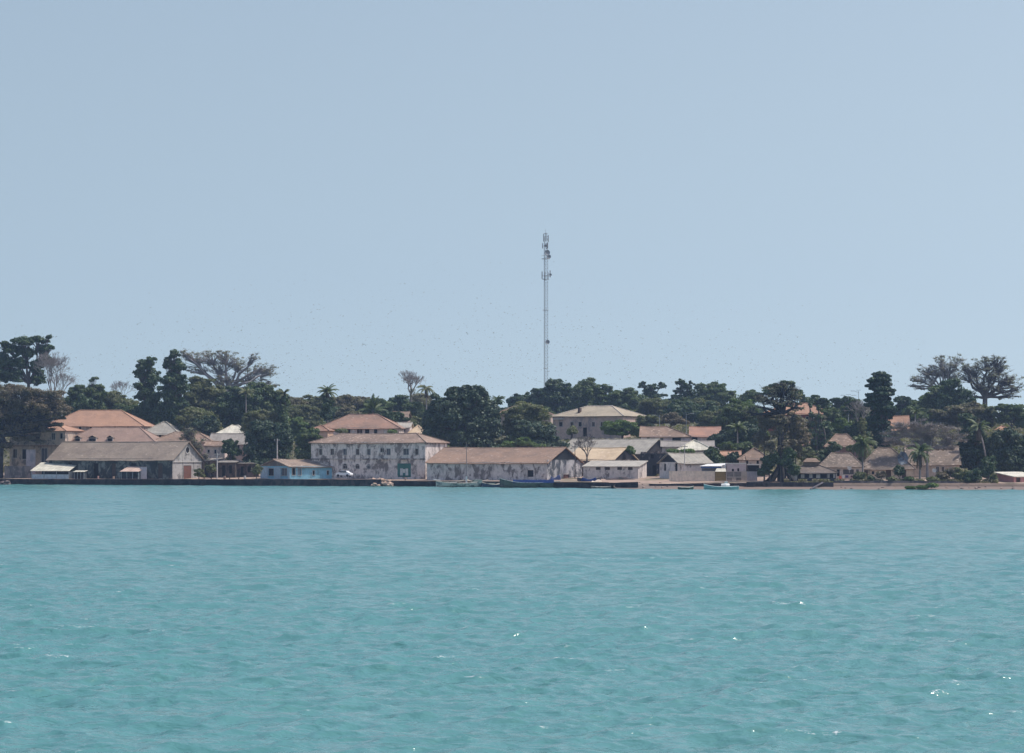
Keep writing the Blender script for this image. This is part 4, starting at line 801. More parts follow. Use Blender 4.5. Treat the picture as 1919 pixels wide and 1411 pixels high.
def bare_tree(name, label, Y, px, py_base, py_top, spread, seed, bark=BARKP, r=0.35, levels=6, lean=0.0, group=None, fork=3, haze_leaf=None, first=.32):
    rs = random.Random(seed); k = Y / F; gzz = gz(px, Y); org = Vector(((px - CX) * k, Y, gzz)); root = empty(name, org); tag(root, label, 'tree', group)
    H = (HC - (py_top - HY) * k) - gzz; zb = max((HC - (py_base - HY) * k) - gzz, .1); S = spread * k
    mb = MB(); tips = []; main = MB(); st = Vector((lean, 0, zb)); main.tube([(0, 0, -.6), (lean * .4, 0, zb * .5), st], [r * 1.35, r * 1.05, r * .9], 7, cap=False)
    def grow(p, d, L, rad, lv):
        e = p + d * L; m_ = p.lerp(e, .5) + Vector((rs.uniform(-1, 1), rs.uniform(-1, 1), rs.uniform(-.2, .6))) * L * .1
        (main if lv < 1 else mb).tube([p, m_, e], [rad, rad * .85, rad * .68], 5 if lv < 2 else 3, cap=False)
        if lv >= levels: tips.append(e); return
        for _ in range(fork if lv < 2 else rs.choice((2, 3))):
            ax = Vector((rs.gauss(0, 1), rs.gauss(0, 1), rs.gauss(0, .7))); nd = (d + ax.normalized() * rs.uniform(.45, .95) + Vector((0, 0, .12))).normalized()
            nd = Vector((nd.x * S / max(S, 1), nd.y * .9, nd.z)); nd.normalize()
            grow(e, nd, L * rs.uniform(.62, .86), max(rad * .62, .028), lv + 1)
    Hc = H - zb
    for i in range(fork + 1):
        a = 2 * math.pi * i / (fork + 1) + rs.random(); t = S / (Hc + .01)
        grow(st, Vector((math.cos(a) * t * .75, math.sin(a) * .5 * t, 1)).normalized(), Hc * first, r * .62, 0)
    main.build('trunk', bark, root, smooth=True); mb.build('branches', bark, root)
    if haze_leaf:
        rng = np.random.default_rng(seed); T = np.array([tuple(t) for t in tips]); n = haze_leaf[1]; idx = rng.integers(0, len(T), n)
        p = T[idx] + rng.normal(size=(n, 3)) * .35; quads_obj('leaves', leaf_quads(rng, p, unit(rng, n), haze_leaf[2]), haze_leaf[0], root)
    return root
def palm(label, Y, px, py_c, py_base, R_px, seed, base_px=None, droop=1.0, skirt=0, nfr=26, r=.2, group='coconut palms among the houses', leafm=None, up=.5, name='palm_tree'):
    rs = random.Random(seed); k = Y / F; bpx = base_px or px; gzz = HC - (py_base - HY) * k if py_base else gz(bpx, Y)
    org = Vector(((bpx - CX) * k, Y, gzz)); root = empty(name, org); tag(root, label, 'palm', group); c = P(px, py_c, Y) - org
    tb = MB(); pts = [Vector((0, 0, -.6)), Vector((c.x * .15, 0, c.z * .35)), Vector((c.x * .55, 0, c.z * .7)), c]; tb.tube(pts, [r * 1.5, r * 1.05, r * .9, r * .8], 7, cap=False); tb.build('trunk', BARKP, root, smooth=True)
    Lf = R_px * k
    def fronds(n, elev0, elev1, mat, nm, Lm=1.0):
        mb = MB()
        for i in range(n):
            a = 2 * math.pi * i / n + rs.uniform(-.25, .25); el = rs.uniform(elev0, elev1); L = Lf * rs.uniform(.8, 1.12) * Lm; d = Vector((math.cos(a), math.sin(a), 0)); p = c.copy(); seg = 8; P_ = [p]
            for s_ in range(seg):
                e = el - droop * 1.35 * (s_ / seg) ** 1.2; e = max(e, -1.45); p = p + (d * math.cos(e) + Vector((0, 0, math.sin(e)))) * (L * 1.12 / seg); P_.append(p)
            mb.tube(P_, [.06] + [.045] * (seg - 1) + [.02], 3, cap=False)
            side = Vector((-d.y, d.x, 0))
            for s_ in range(seg):
                for h_ in (0, .2, .4, .6, .8):
                    q0 = P_[s_].lerp(P_[s_ + 1], h_); t = (P_[s_ + 1] - P_[s_]).normalized(); u = (s_ + h_) / seg; ll = L * .20 * math.sin(math.pi * min(1, .12 + u * .85)) ** .6 * rs.uniform(.8, 1.15)
                    for sg in (-1, 1):
                        tip = q0 + (side * sg * .85 + t * .55 + Vector((0, 0, -.55 - rs.random() * .3))).normalized() * ll; w_ = t * .08
                        mb.poly([q0 - w_ * .5, q0 + w_, tip + w_ * .3, tip - w_ * .2])
        mb.build(nm, mat, root)
    fronds(nfr, -.25, 1.25 * up + .55, leafm or L_PALM, 'fronds')
    if skirt: fronds(skirt, -1.4, -.75, L_DEAD, 'dead_fronds', .95)
    nb = MB()
    for i in range(5):
        a = i * 1.26; p = c + Vector((math.cos(a) * .35, math.sin(a) * .35, -.35)); nb.tube([p + Vector((0, 0, .16)), p, p - Vector((0, 0, .16))], [.06, .16, .06], 6)
    nb.build('coconuts', paint((.10, .09, .04)), root)
    return root
def S(px): return shoreY(px)
# ------------------------------------------------------------------ the trees, one by one (front to back)
tree('dry_tree', 'huge brown leaved dry tree overhanging the villa at the left edge', 'dry', S(30) + 12, [(28, 745, 46, 28), (66, 762, 42, 28), (-10, 765, 40, 40), (94, 750, 26, 16), (116, 768, 20, 14), (20, 798, 30, 24), (58, 796, 30, 16), (-20, 820, 30, 40), (96, 780, 22, 9), (84, 806, 16, 6), (46, 822, 24, 8), (14, 836, 14, 8), (76, 828, 12, 4), (108, 796, 12, 4)],
     trunk=(-2, 890, 4, 815), r=1.0, bark=BARKD, branches=.5, twigs=2500, fill=1.7)
tree('tall_tree', 'tall clumpy green tree with sky gaps at the top left', 'airy', 760, [(45, 640, 22, 12), (75, 637, 14, 7), (92, 632, 8, 4), (20, 655, 20, 12), (50, 662, 20, 12), (82, 655, 15, 9), (38, 682, 17, 14), (12, 678, 18, 16), (66, 690, 12, 16), (84, 676, 12, 14), (92, 652, 8, 6), (22, 705, 26, 16), (74, 714, 16, 16), (0, 700, 16, 22)], r=.6, fill=1.35, branches=.3)
bare_tree('bare_tree', 'leafless grey tree beside the tall clumpy tree at the left', 745, 99, 742, 672, 34, 5, levels=6)
bare_tree('bare_tree', 'small leafless tree low down between the dry tree and the villa roof', 742, 116, 748, 700, 18, 8, levels=5, r=.2)
tree('slope_tree', 'flat topped tree with two thin leafy tufts poking above it', 'mid', 760, [(178, 709, 7, 2.2), (172, 713, 5, 1.6), (150, 738, 26, 13), (180, 738, 22, 14), (140, 756, 20, 12)], r=.25, branches=.2)
tree('slope_tree', 'dark round tree above the orange roof at left', 'dark', 735, [(158, 757, 18, 13), (148, 766, 14, 10)])
tree('slope_tree', 'long light green tree mass right of the orange roof', 'olive', 765, [(212, 750, 26, 16), (238, 760, 24, 16), (205, 768, 20, 12)])
tree('slope_tree', 'small bushy tree under the left tall dark tree', 'mid', 740, [(246, 770, 18, 12), (262, 782, 20, 12), (225, 768, 14, 12)])
bare_tree('bare_tree', 'thin leafless tree left of the twin dark trees', 770, 228, 752, 716, 20, 12, levels=5, r=.15)
tree('tall_tree', 'left one of the twin tall dark trees', 'dark', 732, [(276, 684, 18, 13), (264, 702, 12, 16), (284, 710, 16, 18), (274, 735, 22, 20), (282, 762, 20, 20)], r=.5)
tree('tall_tree', 'right one of the twin tall dark trees with a pointed top', 'dark', 728, [(327, 664, 9, 8), (318, 682, 12, 14), (336, 688, 10, 14), (322, 710, 18, 18), (342, 722, 16, 20), (320, 745, 26, 24), (322, 775, 22, 20)], r=.55)
tree('kapok_tree', 'broad open grey kapok with sky showing through behind the twin dark trees', 'kapok', 790, [(355, 672, 24, 14), (390, 668, 28, 13), (425, 668, 26, 12), (370, 692, 22, 14), (410, 692, 28, 15), (448, 684, 24, 18), (478, 672, 12, 8), (490, 690, 20, 14), (508, 700, 14, 16), (470, 708, 26, 16), (430, 712, 28, 14), (500, 724, 20, 8), (345, 665, 10, 8)],
     trunk=(425, 790, 425, 735), r=.9, bark=BARKP, fill=.36, branches=.9, twigs=2600)
tree('round_tree', 'light green rounded tree below the open kapok', 'olive', 755, [(372, 725, 28, 18), (400, 738, 26, 18), (365, 750, 24, 20), (392, 760, 26, 14)])
tree('slope_tree', 'dark tree mass below the right half of the open kapok', 'dark', 748, [(440, 745, 24, 20), (455, 765, 26, 24), (425, 768, 22, 20), (470, 748, 22, 16)])
tree('slope_tree', 'mid green trees trailing off right of the open kapok', 'mid', 772, [(492, 735, 24, 14), (515, 745, 20, 10), (478, 728, 18, 10)])
palm('dark brown palm in front of the tree mass below the open kapok', 740, 461, 735, None, 17, 3, droop=1.0, nfr=20, leafm=L_OLIVE)
tree('round_tree', 'umbrella shaped olive tree with dark underside above the pink cottage', 'olive', 700, [(368, 780, 34, 14), (352, 790, 22, 12), (386, 790, 24, 14)], r=.4, seed=77)
tree('round_tree', 'dark hanging foliage under the umbrella shaped olive tree', 'mango', 698, [(375, 800, 24, 14), (392, 796, 18, 14)])
tree('mango_tree', 'big dark mango tree standing behind the blue house', 'mango', S(500) + 30, [(495, 815, 30, 26), (478, 838, 26, 26), (508, 848, 28, 26), (526, 820, 16, 24), (486, 855, 24, 16)], r=.5)
tree('round_tree', 'olive green tree rising behind the mango by the blue house', 'olive', 680, [(480, 783, 26, 16), (508, 790, 26, 16), (470, 798, 18, 12)])
tree('creeper_column', 'slender creeper covered trunk rising above the blue house', 'dark', 676, [(531, 750, 10, 10), (530, 768, 9, 12), (531, 788, 10, 14), (535, 806, 10, 14)], r=.3)
palm('sparse palm with thin fronds above the creeper covered trunk', 676.5, 532, 737, None, 15, 7, nfr=20, leafm=L_OLIVE)
tree('round_tree', 'small round glossy tree right of the big mango by the blue house', 'mid', 640, [(577, 815, 18, 12), (570, 828, 16, 12), (590, 822, 12, 14), (576, 842, 16, 8)])
tree('thin_tree', 'sparse grey brown tree crowding the right end of the left warehouse', 'kapok', S(360) + 20, [(362, 812, 16, 10), (366, 832, 16, 16), (374, 850, 12, 16), (350, 818, 12, 10), (385, 862, 8, 14)], r=.25, fill=.75, twigs=900, branches=.6)
tree('green_shrub', 'dark shrub hiding the front of the broken grey roofed house', 'darkbush', S(430) + 24, [(432, 832, 14, 8), (424, 843, 12, 10), (440, 846, 12, 12)], cat='shrub')
for i, (px, py, rx, ry, Y, st, lb) in enumerate(((432, 862, 12, 9, 26, 'bush', 'straggly bush above the dark shack roofs'), (470, 862, 14, 10, 30, 'darkbush', 'dark bush behind the shack left of the blue house'), (482, 882, 8, 10, 6, 'bush', 'flowering bush squeezed against the blue house'), (372, 888, 8, 8, 8, 'bush', 'small bush at the foot of the pale warehouse gable'), (395, 880, 10, 10, 16, 'bush', 'brown bush beside the lamp pole'))):
    tree('bush', lb, st, S(px) + Y, [(px, py, rx, ry)], cat='bush', r=.1)
for i, (px, py, rx, ry, Y, st, lb) in enumerate(((545, 752, 26, 12, 830, 'drymid', 'brownish hillside tree left of the tallest palm'), (585, 750, 24, 12, 840, 'olive', 'olive hillside tree behind the tallest palm'), (560, 772, 30, 14, 790, 'olive', 'broad olive tree on the slope left of the tallest palm'), (548, 790, 20, 12, 745, 'light', 'light green tree above the small round glossy tree'), (590, 790, 22, 14, 750, 'olive', 'olive tree at the left end of the reddish hipped roof'),
        (640, 752, 24, 14, 830, 'drymid', 'brown scrubby tree right of the tallest palm'), (672, 752, 22, 14, 845, 'drymid', 'grey brown hillside tree above the reddish hipped roof'), (650, 772, 26, 12, 780, 'drymid', 'dry scrub tree just above the reddish roof ridge'), (712, 756, 26, 14, 835, 'mid', 'green hillside tree behind the spread palm'), (745, 750, 24, 12, 850, 'dark', 'dark hillside tree right of the spread palm'),
        (738, 780, 20, 10, 700, 'dark', 'dark tree at the right shoulder of the reddish roof'), (778, 768, 22, 16, 770, 'mid', 'green tree below the leafless baobab'), (790, 748, 18, 12, 800, 'drymid', 'brownish tree at the foot of the leafless baobab'), (768, 790, 20, 12, 730, 'olive', 'olive bushy tree above the tan roofed cottage'), (625, 770, 18, 12, 800, 'dark', 'dark tree just right of the tallest palm trunk'))):
    py += 5; tree('slope_tree', lb, st, Y, [(px, py, rx, ry), (px + 10 - (i % 3) * 10, py - 3, rx * .6, ry * .7), (px - 12 + (i % 2) * 20, py + 4, rx * .6, ry * .8)])
palm('tallest coconut palm with a hanging skirt of dead fronds', 690, 614, 735, None, 20, 11, skirt=14, nfr=30, up=.8, droop=1.1)
tree('vine_mass', 'dark creeper clinging below the crown of the tallest palm', 'dark', 689, [(613, 758, 11, 16), (612, 778, 10, 12)], r=.1, cat='creeper')
palm('low wide palm with pale spread fronds above the reddish roof', 705, 699, 768, None, 26, 13, nfr=30, up=1.0, droop=.6)
bare_tree('baobab_tree', 'leafless baobab on the skyline left of the largest mango', 790, 770, 738, 700, 30, 21, levels=6, r=.45, fork=3)
tree('dry_tree', 'grey twiggy mass under the leafless baobab', 'kapok', 788, [(778, 745, 16, 16), (790, 752, 18, 12)], fill=.6, r=.2)
palm('scruffy skyline palm beside the leafless baobab', 770, 799, 728, None, 18, 15, nfr=20, leafm=L_OLIVE, skirt=8)
tree('mango_tree', 'largest dark mango tree in the centre with pale glinting leaf clumps', 'mango', S(862) + 52, [(862, 748, 30, 20), (835, 760, 28, 20), (892, 750, 28, 22), (812, 790, 24, 26), (848, 785, 34, 30), (888, 785, 36, 30), (912, 765, 22, 20), (806, 815, 18, 20), (838, 820, 34, 24), (880, 820, 36, 24), (918, 810, 20, 30), (878, 730, 12, 7), (850, 733, 10, 6), (905, 738, 8, 6)], r=.9, seed=101)
palm('thin palm peeping out right of the largest mango', 720, 932, 750, None, 15, 17, nfr=20)
tree('feathery_tree', 'feathery light green tree below the brown roof on the slope', 'olive', 655, [(985, 768, 28, 15), (1010, 778, 22, 16), (962, 785, 22, 20), (990, 795, 34, 18), (955, 808, 18, 18)], r=.35, fill=1.5)
tree('mango_tree', 'dark lumpy tree left of the grey roofed warehouse', 'mango', 640, [(985, 805, 24, 14), (1005, 812, 26, 18), (1028, 818, 20, 18), (968, 822, 18, 14), (1040, 830, 9, 10), (1000, 832, 30, 10)])
tree('slope_tree', 'pale green bush in front of the dark lumpy tree', 'light', S(985) + 45, [(982, 830, 16, 8), (955, 833, 14, 7), (1010, 836, 14, 5)], cat='bush', r=.1)
for i, (bl, Y, st, lb) in enumerate((([(968, 748, 14, 8), (985, 745, 12, 8), (958, 752, 8, 5)], 860, 'dark', 'low dark skyline trees left of the lattice mast'), ([(1042, 725, 22, 13), (1020, 738, 14, 10), (1062, 738, 14, 12), (1035, 748, 26, 14), (1003, 738, 8, 8), (1012, 750, 18, 10)], 850, 'dark', 'dark domed tree hiding the foot of the lattice mast'),
        ([(1100, 722, 18, 14), (1096, 740, 22, 18), (1118, 738, 18, 14), (1135, 730, 12, 9), (1092, 756, 24, 12), (1128, 752, 20, 12)], 840, 'mid', 'dense dark skyline tree above the town hall'), ([(1160, 745, 22, 12), (1180, 736, 14, 9), (1150, 757, 22, 8), (1190, 752, 24, 14)], 830, 'mid', 'green skyline tree above the right half of the town hall'),
        ([(1206, 722, 10, 6), (1220, 728, 14, 7), (1240, 724, 8, 6), (1228, 742, 22, 9), (1212, 738, 8, 6)], 845, 'airy', 'clumpy open topped tree with little sky gaps right of the town hall'), ([(1225, 762, 30, 14), (1205, 776, 26, 12), (1250, 775, 24, 14)], 800, 'olive', 'broad green tree right of the town hall roof'),
        ([(1276, 718, 9, 7), (1290, 724, 12, 9), (1274, 734, 10, 7), (1300, 740, 22, 14), (1272, 748, 18, 8)], 835, 'airy', 'dark tree with a knobbly top right of the town hall'), ([(1322, 732, 20, 11), (1350, 730, 16, 12), (1340, 748, 30, 16), (1366, 745, 18, 10), (1312, 752, 24, 14)], 825, 'mid', 'wide dark skyline tree in the right centre'),
        ([(1270, 772, 22, 18), (1300, 775, 24, 20), (1330, 772, 22, 18)], 780, 'dark', 'dark leaved thicket above the long lilac house'), ([(1305, 758, 20, 10), (1330, 760, 18, 8), (1255, 762, 18, 9)], 790, 'olive', 'olive crowns in front of the wide dark skyline tree'), ([(1395, 752, 24, 10), (1412, 742, 18, 9), (1385, 762, 24, 10)], 830, 'mid', 'low green skyline trees left of the kapok crown'),
        ([(1328, 785, 18, 12), (1345, 782, 16, 12)], 700, 'olive', 'round olive tree at the right end of the long lilac house'))):
    tree('slope_tree', lb, st, Y, bl, r=.4, branches=.3)
tree('green_shrub', 'bright green spreading bush in front of the town hall', 'brightbush', 655, [(1140, 800, 16, 9), (1165, 797, 22, 9), (1180, 803, 18, 9), (1155, 810, 26, 8), (1192, 812, 12, 7)], cat='bush')
tree('green_shrub', 'small round bush at the left foot of the town hall', 'bush', 665, [(1072, 808, 11, 8)], cat='bush')
tree('dry_bush', 'rusty brown dry bush above the long lilac house', 'dry', 690, [(1258, 786, 24, 12), (1240, 790, 14, 8), (1275, 790, 14, 8)], cat='bush', r=.15, fill=1.6)
tree('slope_tree', 'yellowish tree beside the right end of the town hall', 'olive', 680, [(1205, 790, 14, 10), (1222, 786, 12, 9)])
for i, (bl, Y, st, lb) in enumerate((([(1372, 780, 24, 20), (1395, 770, 24, 16), (1352, 795, 16, 16), (1380, 800, 24, 20), (1410, 790, 20, 20)], 660, 'mid', 'large dark tree behind the small palm left of the kapok'), ([(1350, 825, 18, 16), (1375, 825, 24, 18), (1405, 822, 22, 20), (1390, 845, 26, 12)], 628, 'mango', 'dark lower tree mass behind the beach house'), ([(1378, 757, 14, 9), (1398, 764, 14, 9)], 662, 'light', 'yellow green crown on top of the large dark tree'),
        ([(1333, 850, 14, 12), (1345, 862, 12, 8), (1328, 860, 8, 6)], 592, 'dark', 'dark leafy tree right of the white pyramid roof'), ([(1362, 838, 14, 8), (1385, 842, 14, 8), (1402, 840, 14, 10)], 606, 'mid', 'light leaved trees just above the orange cornered shack'), ([(1375, 858, 10, 10), (1390, 862, 8, 8)], 594, 'mango', 'black green bush between shack and brown cottage'))):
    tree('slope_tree', lb, st, Y, bl, r=.4, branches=.3)
palm('small palm in front of the large dark tree left of the kapok', 625, 1382, 803, None, 22, 23, nfr=30)
# the great kapok by the water
k = tree('kapok_tree', 'great kapok with buttressed dark trunk growing at the water wall', 'kapok', S(1462) + 14, [(1462, 735, 30, 12), (1440, 750, 26, 10), (1485, 745, 22, 14), (1420, 762, 14, 6), (1492, 762, 16, 12), (1455, 758, 26, 10), (1470, 725, 16, 7), (1405, 778, 16, 8), (1440, 778, 14, 12)], trunk=(1464, 905, 1466, 775), r=.72, bark=BARKD, fill=.42, branches=.9, twigs=1800, seed=31)
lb_ = MB(); kb = MB(); kk = (S(1462) + 14) / F
for a in range(7):
    t = a * .9 + .3; kb.tube([(math.cos(t) * .5, math.sin(t) * .5, 4.2), (math.cos(t) * 1.5, math.sin(t) * 1.3, 1.6), (math.cos(t) * 3.0, math.sin(t) * 2.0, .1), (math.cos(t) * 4.2, math.sin(t) * 2.4, -.4)], [.35, .55, .5, .25], 5, cap=False)
for px0, py0, px1, py1, r0 in ((1463, 800, 1430, 765, .35), (1464, 812, 1490, 770, .3), (1463, 780, 1448, 752, .3), (1465, 775, 1480, 745, .3), (1470, 830, 1482, 790, .2), (1448, 875, 1440, 840, .2)):
    a_ = P(px0, py0, S(1462) + 14) - k.location; b_ = P(px1, py1, S(1462) + 14) - k.location; limb(lb_, a_, b_, r0, r0 * .5, random.Random(px1), .1, 5, 4)
kb.build('buttress_roots', BARKD, k, smooth=True); lb_.build('limbs', BARKD, k, smooth=True)
tree('slope_tree', 'dense green crown behind the top of the great kapok', 'airy', 690, [(1468, 728, 24, 12), (1490, 742, 16, 10), (1445, 735, 18, 10), (1420, 748, 18, 10)], r=.3, fill=1.1)
for i, (bl, Y, st, lb, f_) in enumerate((([(1436, 800, 18, 24), (1428, 830, 16, 22)], 14, 'dry', 'brown leafy side growth left of the great kapok trunk', 1.1), ([(1490, 800, 22, 24), (1500, 825, 22, 22), (1485, 845, 18, 20)], 16, 'dry', 'brown leafy tangle right of the great kapok trunk', 1.2), ([(1476, 862, 16, 18), (1487, 882, 14, 12)], 10, 'darkbush', 'dark creeper bush on the right of the kapok foot', 1.3), ([(1440, 868, 12, 14), (1432, 884, 12, 10), (1452, 860, 10, 16)], 11, 'darkbush', 'green bush on the left of the kapok foot', 1.3),
        ([(1505, 850, 18, 14), (1520, 862, 16, 8)], 26, 'bush', 'dusty bush above the veranda house roof', 1.2), ([(1462, 812, 18, 18), (1474, 838, 16, 18), (1450, 845, 14, 16), (1466, 790, 22, 12)], 11.5, 'dry', 'ragged brown foliage hanging in front of the great kapok trunk', .36))):
    tree('bush', lb, st, S(1465) + Y, bl, r=.15, fill=f_, cat='bush')
tree('slope_tree', 'dark domed tree behind the orange roofed red villa', 'dark', 760, [(1522, 752, 22, 8), (1540, 762, 18, 10), (1510, 757, 14, 6)])
for i, (bl, Y, st, lb) in enumerate((([(1500, 795, 26, 12), (1530, 792, 20, 12), (1475, 800, 20, 12)], 672, 'drymid', 'dusty tree band below the red villa windows'), ([(1545, 805, 20, 18), (1532, 830, 16, 18), (1548, 845, 16, 16)], 640, 'dark', 'creeper hung tree right of the red villa'), ([(1558, 780, 20, 12), (1580, 775, 22, 12)], 690, 'mid', 'green trees right of the red villa'), ([(1578, 798, 18, 12), (1592, 805, 14, 9)], 655, 'light', 'bright yellow green bush left of the column shaped tree'),
        ([(1545, 858, 14, 12), (1530, 868, 10, 8), (1556, 846, 12, 8)], 600, 'darkbush', 'dark bush left of the laundry house roof'), ([(1600, 760, 12, 10), (1612, 775, 14, 14), (1590, 770, 12, 10), (1617, 800, 14, 20)], 645, 'dark', 'dark tree directly left of the column shaped tree'), ([(1572, 752, 16, 6), (1590, 750, 12, 6)], 790, 'dark', 'low skyline trees left of the column shaped tree'))):
    tree('slope_tree', lb, st, Y, bl, r=.25)
for lb, px0, pt, px1, pb, sd in (('leaning bare palm trunk wrapped in creeper right of the red villa', 1518, 760, 1530, 848, 1), ('second bare creeper wrapped trunk right of the red villa', 1534, 764, 1545, 850, 2)):
    tree('creeper_column', lb, 'darkbush', 636, [(px0 + (px1 - px0) * t, pt + (pb - pt) * t, 3.6 + t * 4, 8) for t in (0, .2, .4, .6, .8, 1)], trunk=(px1, pb, px0, pt + 6), r=.22, branches=.1)
bare_tree('bare_tree', 'bare pale branches reaching left of the column shaped tree', 640, 1612, 800, 752, 30, 41, r=.18, levels=5)
cb = []; rs = random.Random(9)
for i, y in enumerate(range(700, 862, 9)):
    t = (y - 700) / 160; wd = (17, 24, 26, 26, 27, 29, 30, 29, 27, 26, 25, 24, 23, 22, 20, 19, 17, 15)[i]
    cb.append((1650 + rs.uniform(-4, 4) + t * 4, y + 2, wd * .84, 5.5)); cb.append((1650 + rs.choice((-1, 1)) * wd * .6, y + 5, wd * .46, 4))
tree('column_tree', 'tall very dark column shaped tree with layered foliage', 'column', S(1650) + 62, cb, trunk=(1653, 870, 1651, 715), r=.5, branches=.2)
palm('tall palm with drooping fronds in front of the laundry house', S(1617) + 16, 1617, 833, None, 28, 43, droop=1.35, nfr=34, skirt=6, up=.7)
tree('creeper_column', 'creeper rising behind the head of the tall drooping palm', 'bush', S(1617) + 40, [(1615, 800, 8, 14), (1616, 820, 9, 12)], r=.15)
palm('shoreline palm with dark drooping fronds in front of the tiled house', S(1724) + 9, 1724, 848, None, 27, 45, droop=1.3, nfr=34, up=.9, skirt=8)
tree('bare_crown_tree', 'wide purple brown leafless crown above the collapsing house', 'kapok', 578, [(1690, 810, 26, 14), (1720, 802, 30, 14), (1755, 808, 30, 16), (1785, 822, 22, 16), (1740, 828, 34, 14), (1680, 830, 22, 10), (1770, 840, 22, 9), (1720, 838, 26, 8)], trunk=(1738, 870, 1738, 845), r=.3, bark=BARKP, fill=.38, branches=1.0, twigs=9000, leafm=L_TWIG, seed=47)
tree('kapok_tree', 'left half of the pair of great open kapoks at the right skyline', 'kapok', 760, [(1722, 712, 16, 9), (1740, 692, 18, 11), (1762, 678, 18, 10), (1745, 712, 20, 12), (1772, 700, 22, 14), (1795, 676, 20, 12), (1720, 728, 14, 7), (1790, 705, 20, 12), (1730, 700, 14, 9), (1755, 698, 14, 10), (1780, 688, 16, 10), (1752, 728, 18, 9), (1712, 722, 9, 5)], trunk=(1775, 770, 1770, 735), r=.6, bark=BARKP, fill=.30, branches=1.0, twigs=1800)
tree('kapok_tree', 'right and larger of the pair of great open kapoks with visible trunk', 'kapok', 750, [(1850, 680, 24, 12), (1825, 695, 22, 14), (1858, 704, 28, 16), (1880, 690, 22, 12), (1898, 712, 18, 14), (1835, 722, 24, 16), (1872, 728, 28, 14), (1908, 730, 14, 10), (1820, 745, 14, 10), (1890, 745, 18, 8), (1808, 708, 16, 14), (1806, 690, 14, 10), (1870, 675, 14, 8), (1885, 712, 16, 10)], trunk=(1846, 785, 1846, 745), r=.85, bark=BARK, fill=.34, branches=1.0, twigs=2600)
for i, (bl, Y, st, lb) in enumerate((([(1785, 722, 18, 11), (1800, 738, 20, 12), (1775, 742, 20, 12)], 735, 'dark', 'dark tree in front of the paired open kapoks'), ([(1745, 752, 26, 14), (1722, 765, 22, 12), (1760, 735, 18, 12), (1765, 765, 24, 12)], 742, 'mid', 'green tree under the left open kapok'), ([(1695, 752, 14, 8), (1685, 748, 8, 6), (1708, 758, 14, 8)], 790, 'dark', 'small dark skyline trees right of the column shaped tree'),
        ([(1800, 770, 30, 10), (1770, 778, 26, 9), (1825, 766, 20, 10), (1795, 790, 30, 10)], 705, 'drymid', 'flat topped grey olive tree below the paired kapoks'), ([(1850, 775, 20, 12), (1838, 768, 14, 10)], 712, 'olive', 'yellow olive tree below the larger open kapok'), ([(1905, 775, 22, 14), (1885, 765, 18, 8), (1915, 795, 18, 12), (1880, 785, 20, 12)], 708, 'mid', 'bright green trees at the far right edge'), ([(1720, 780, 18, 10), (1705, 772, 12, 8)], 700, 'mid', 'scrubby tree above the salmon orange roof'),
        ([(1815, 800, 16, 14), (1808, 785, 14, 10)], 660, 'dark', 'dark green tree left of the curved palm'), ([(1825, 820, 22, 16), (1815, 845, 18, 20), (1840, 850, 20, 22), (1812, 868, 16, 12), (1835, 875, 16, 12)], 592, 'mango', 'dark mango tree left of the pink hut'), ([(1885, 820, 26, 18), (1870, 838, 22, 20), (1905, 842, 26, 28), (1880, 862, 28, 18), (1915, 862, 24, 16), (1930, 830, 20, 20)], 590, 'mango', 'massive black green mango tree behind the pink hut'),
        ([(1855, 870, 14, 14), (1848, 888, 10, 12)], 566, 'darkbush', 'creeper at the foot of the curved palm'))):
    tree('slope_tree' if st != 'mango' else 'mango_tree', lb, st, Y, bl, r=.35)
palm('palm head poking out above the salmon orange roof', 690, 1715, 772, None, 17, 49, nfr=18)
palm('curved trunk palm leaning left over the dark mango', 588, 1834, 800, None, 24, 51, base_px=1851, nfr=20, skirt=14)
for i, (px, py, rx, ry, d, st, lb) in enumerate(((1800, 893, 16, 12, 8, 'bush', 'dusty bush on the shore wall below the dark mango'), (1822, 896, 16, 14, 7, 'darkbush', 'dark bush spilling over the shore wall'), (1785, 885, 12, 8, 9, 'dry', 'rusty brown bush in front of the tiled house'), (1862, 897, 8, 8, 8, 'bush', 'small bush left of the pink hut'), (1703, 897, 10, 4, 6.5, 'brightbush', 'low yellow green bush behind the shore wall'), (1748, 899, 14, 5, 6.5, 'bush', 'low bush right of the shoreline palm'), (1598, 842, 14, 7, 46, 'bush', 'dusty bush below the brown roofed house with reddish walls'), (1562, 838, 12, 9, 50, 'darkbush', 'dark bush at the left wall of the house with reddish walls'), (1766, 893, 14, 9, 8, 'dry', 'dry bush reaching up the wall of the tiled house'), (1685, 884, 10, 10, 8, 'darkbush', 'dark bush between the collapsing house and the shoreline palm'), (1612, 893, 10, 8, 8, 'bush', 'bush right of the washing on the porch'), (1850, 880, 14, 14, 12, 'darkbush', 'dark thicket behind the curved palm foot'), (1650, 890, 9, 7, 6.5, 'dry', 'dry bush before the collapsing house'),
        (1672, 898, 10, 5, 6.2, 'bush', 'low grey bush at the collapsing house wall'), (1630, 897, 8, 6, 6.5, 'darkbush', 'dark bush at the foot of the tall drooping palm'), (1181, 845, 7, 8, 52, 'brightbush', 'bright creeper on the broken cream warehouse gable'), (1290, 845, 14, 4, 40, 'brightbush', 'yellow green creeper on the wall below the white pyramid roof'), (1260, 845, 12, 4, 42, 'brightbush', 'green creeper left of the white pyramid roof'), (640, 808, 12, 5, 40, 'bush', 'bush in front of the reddish roofed house windows'), (735, 809, 10, 4, 40, 'brightbush', 'green bush at the right windows of the reddish roofed house'), (830, 838, 12, 5, 40, 'bush', 'pale bush at the foot of the largest mango'))):
    tree('bush', lb, st, S(px) + d, [(px, py, rx, ry), (px + 4, py + 2, rx * .6, ry * .7)], r=.1, cat='bush')
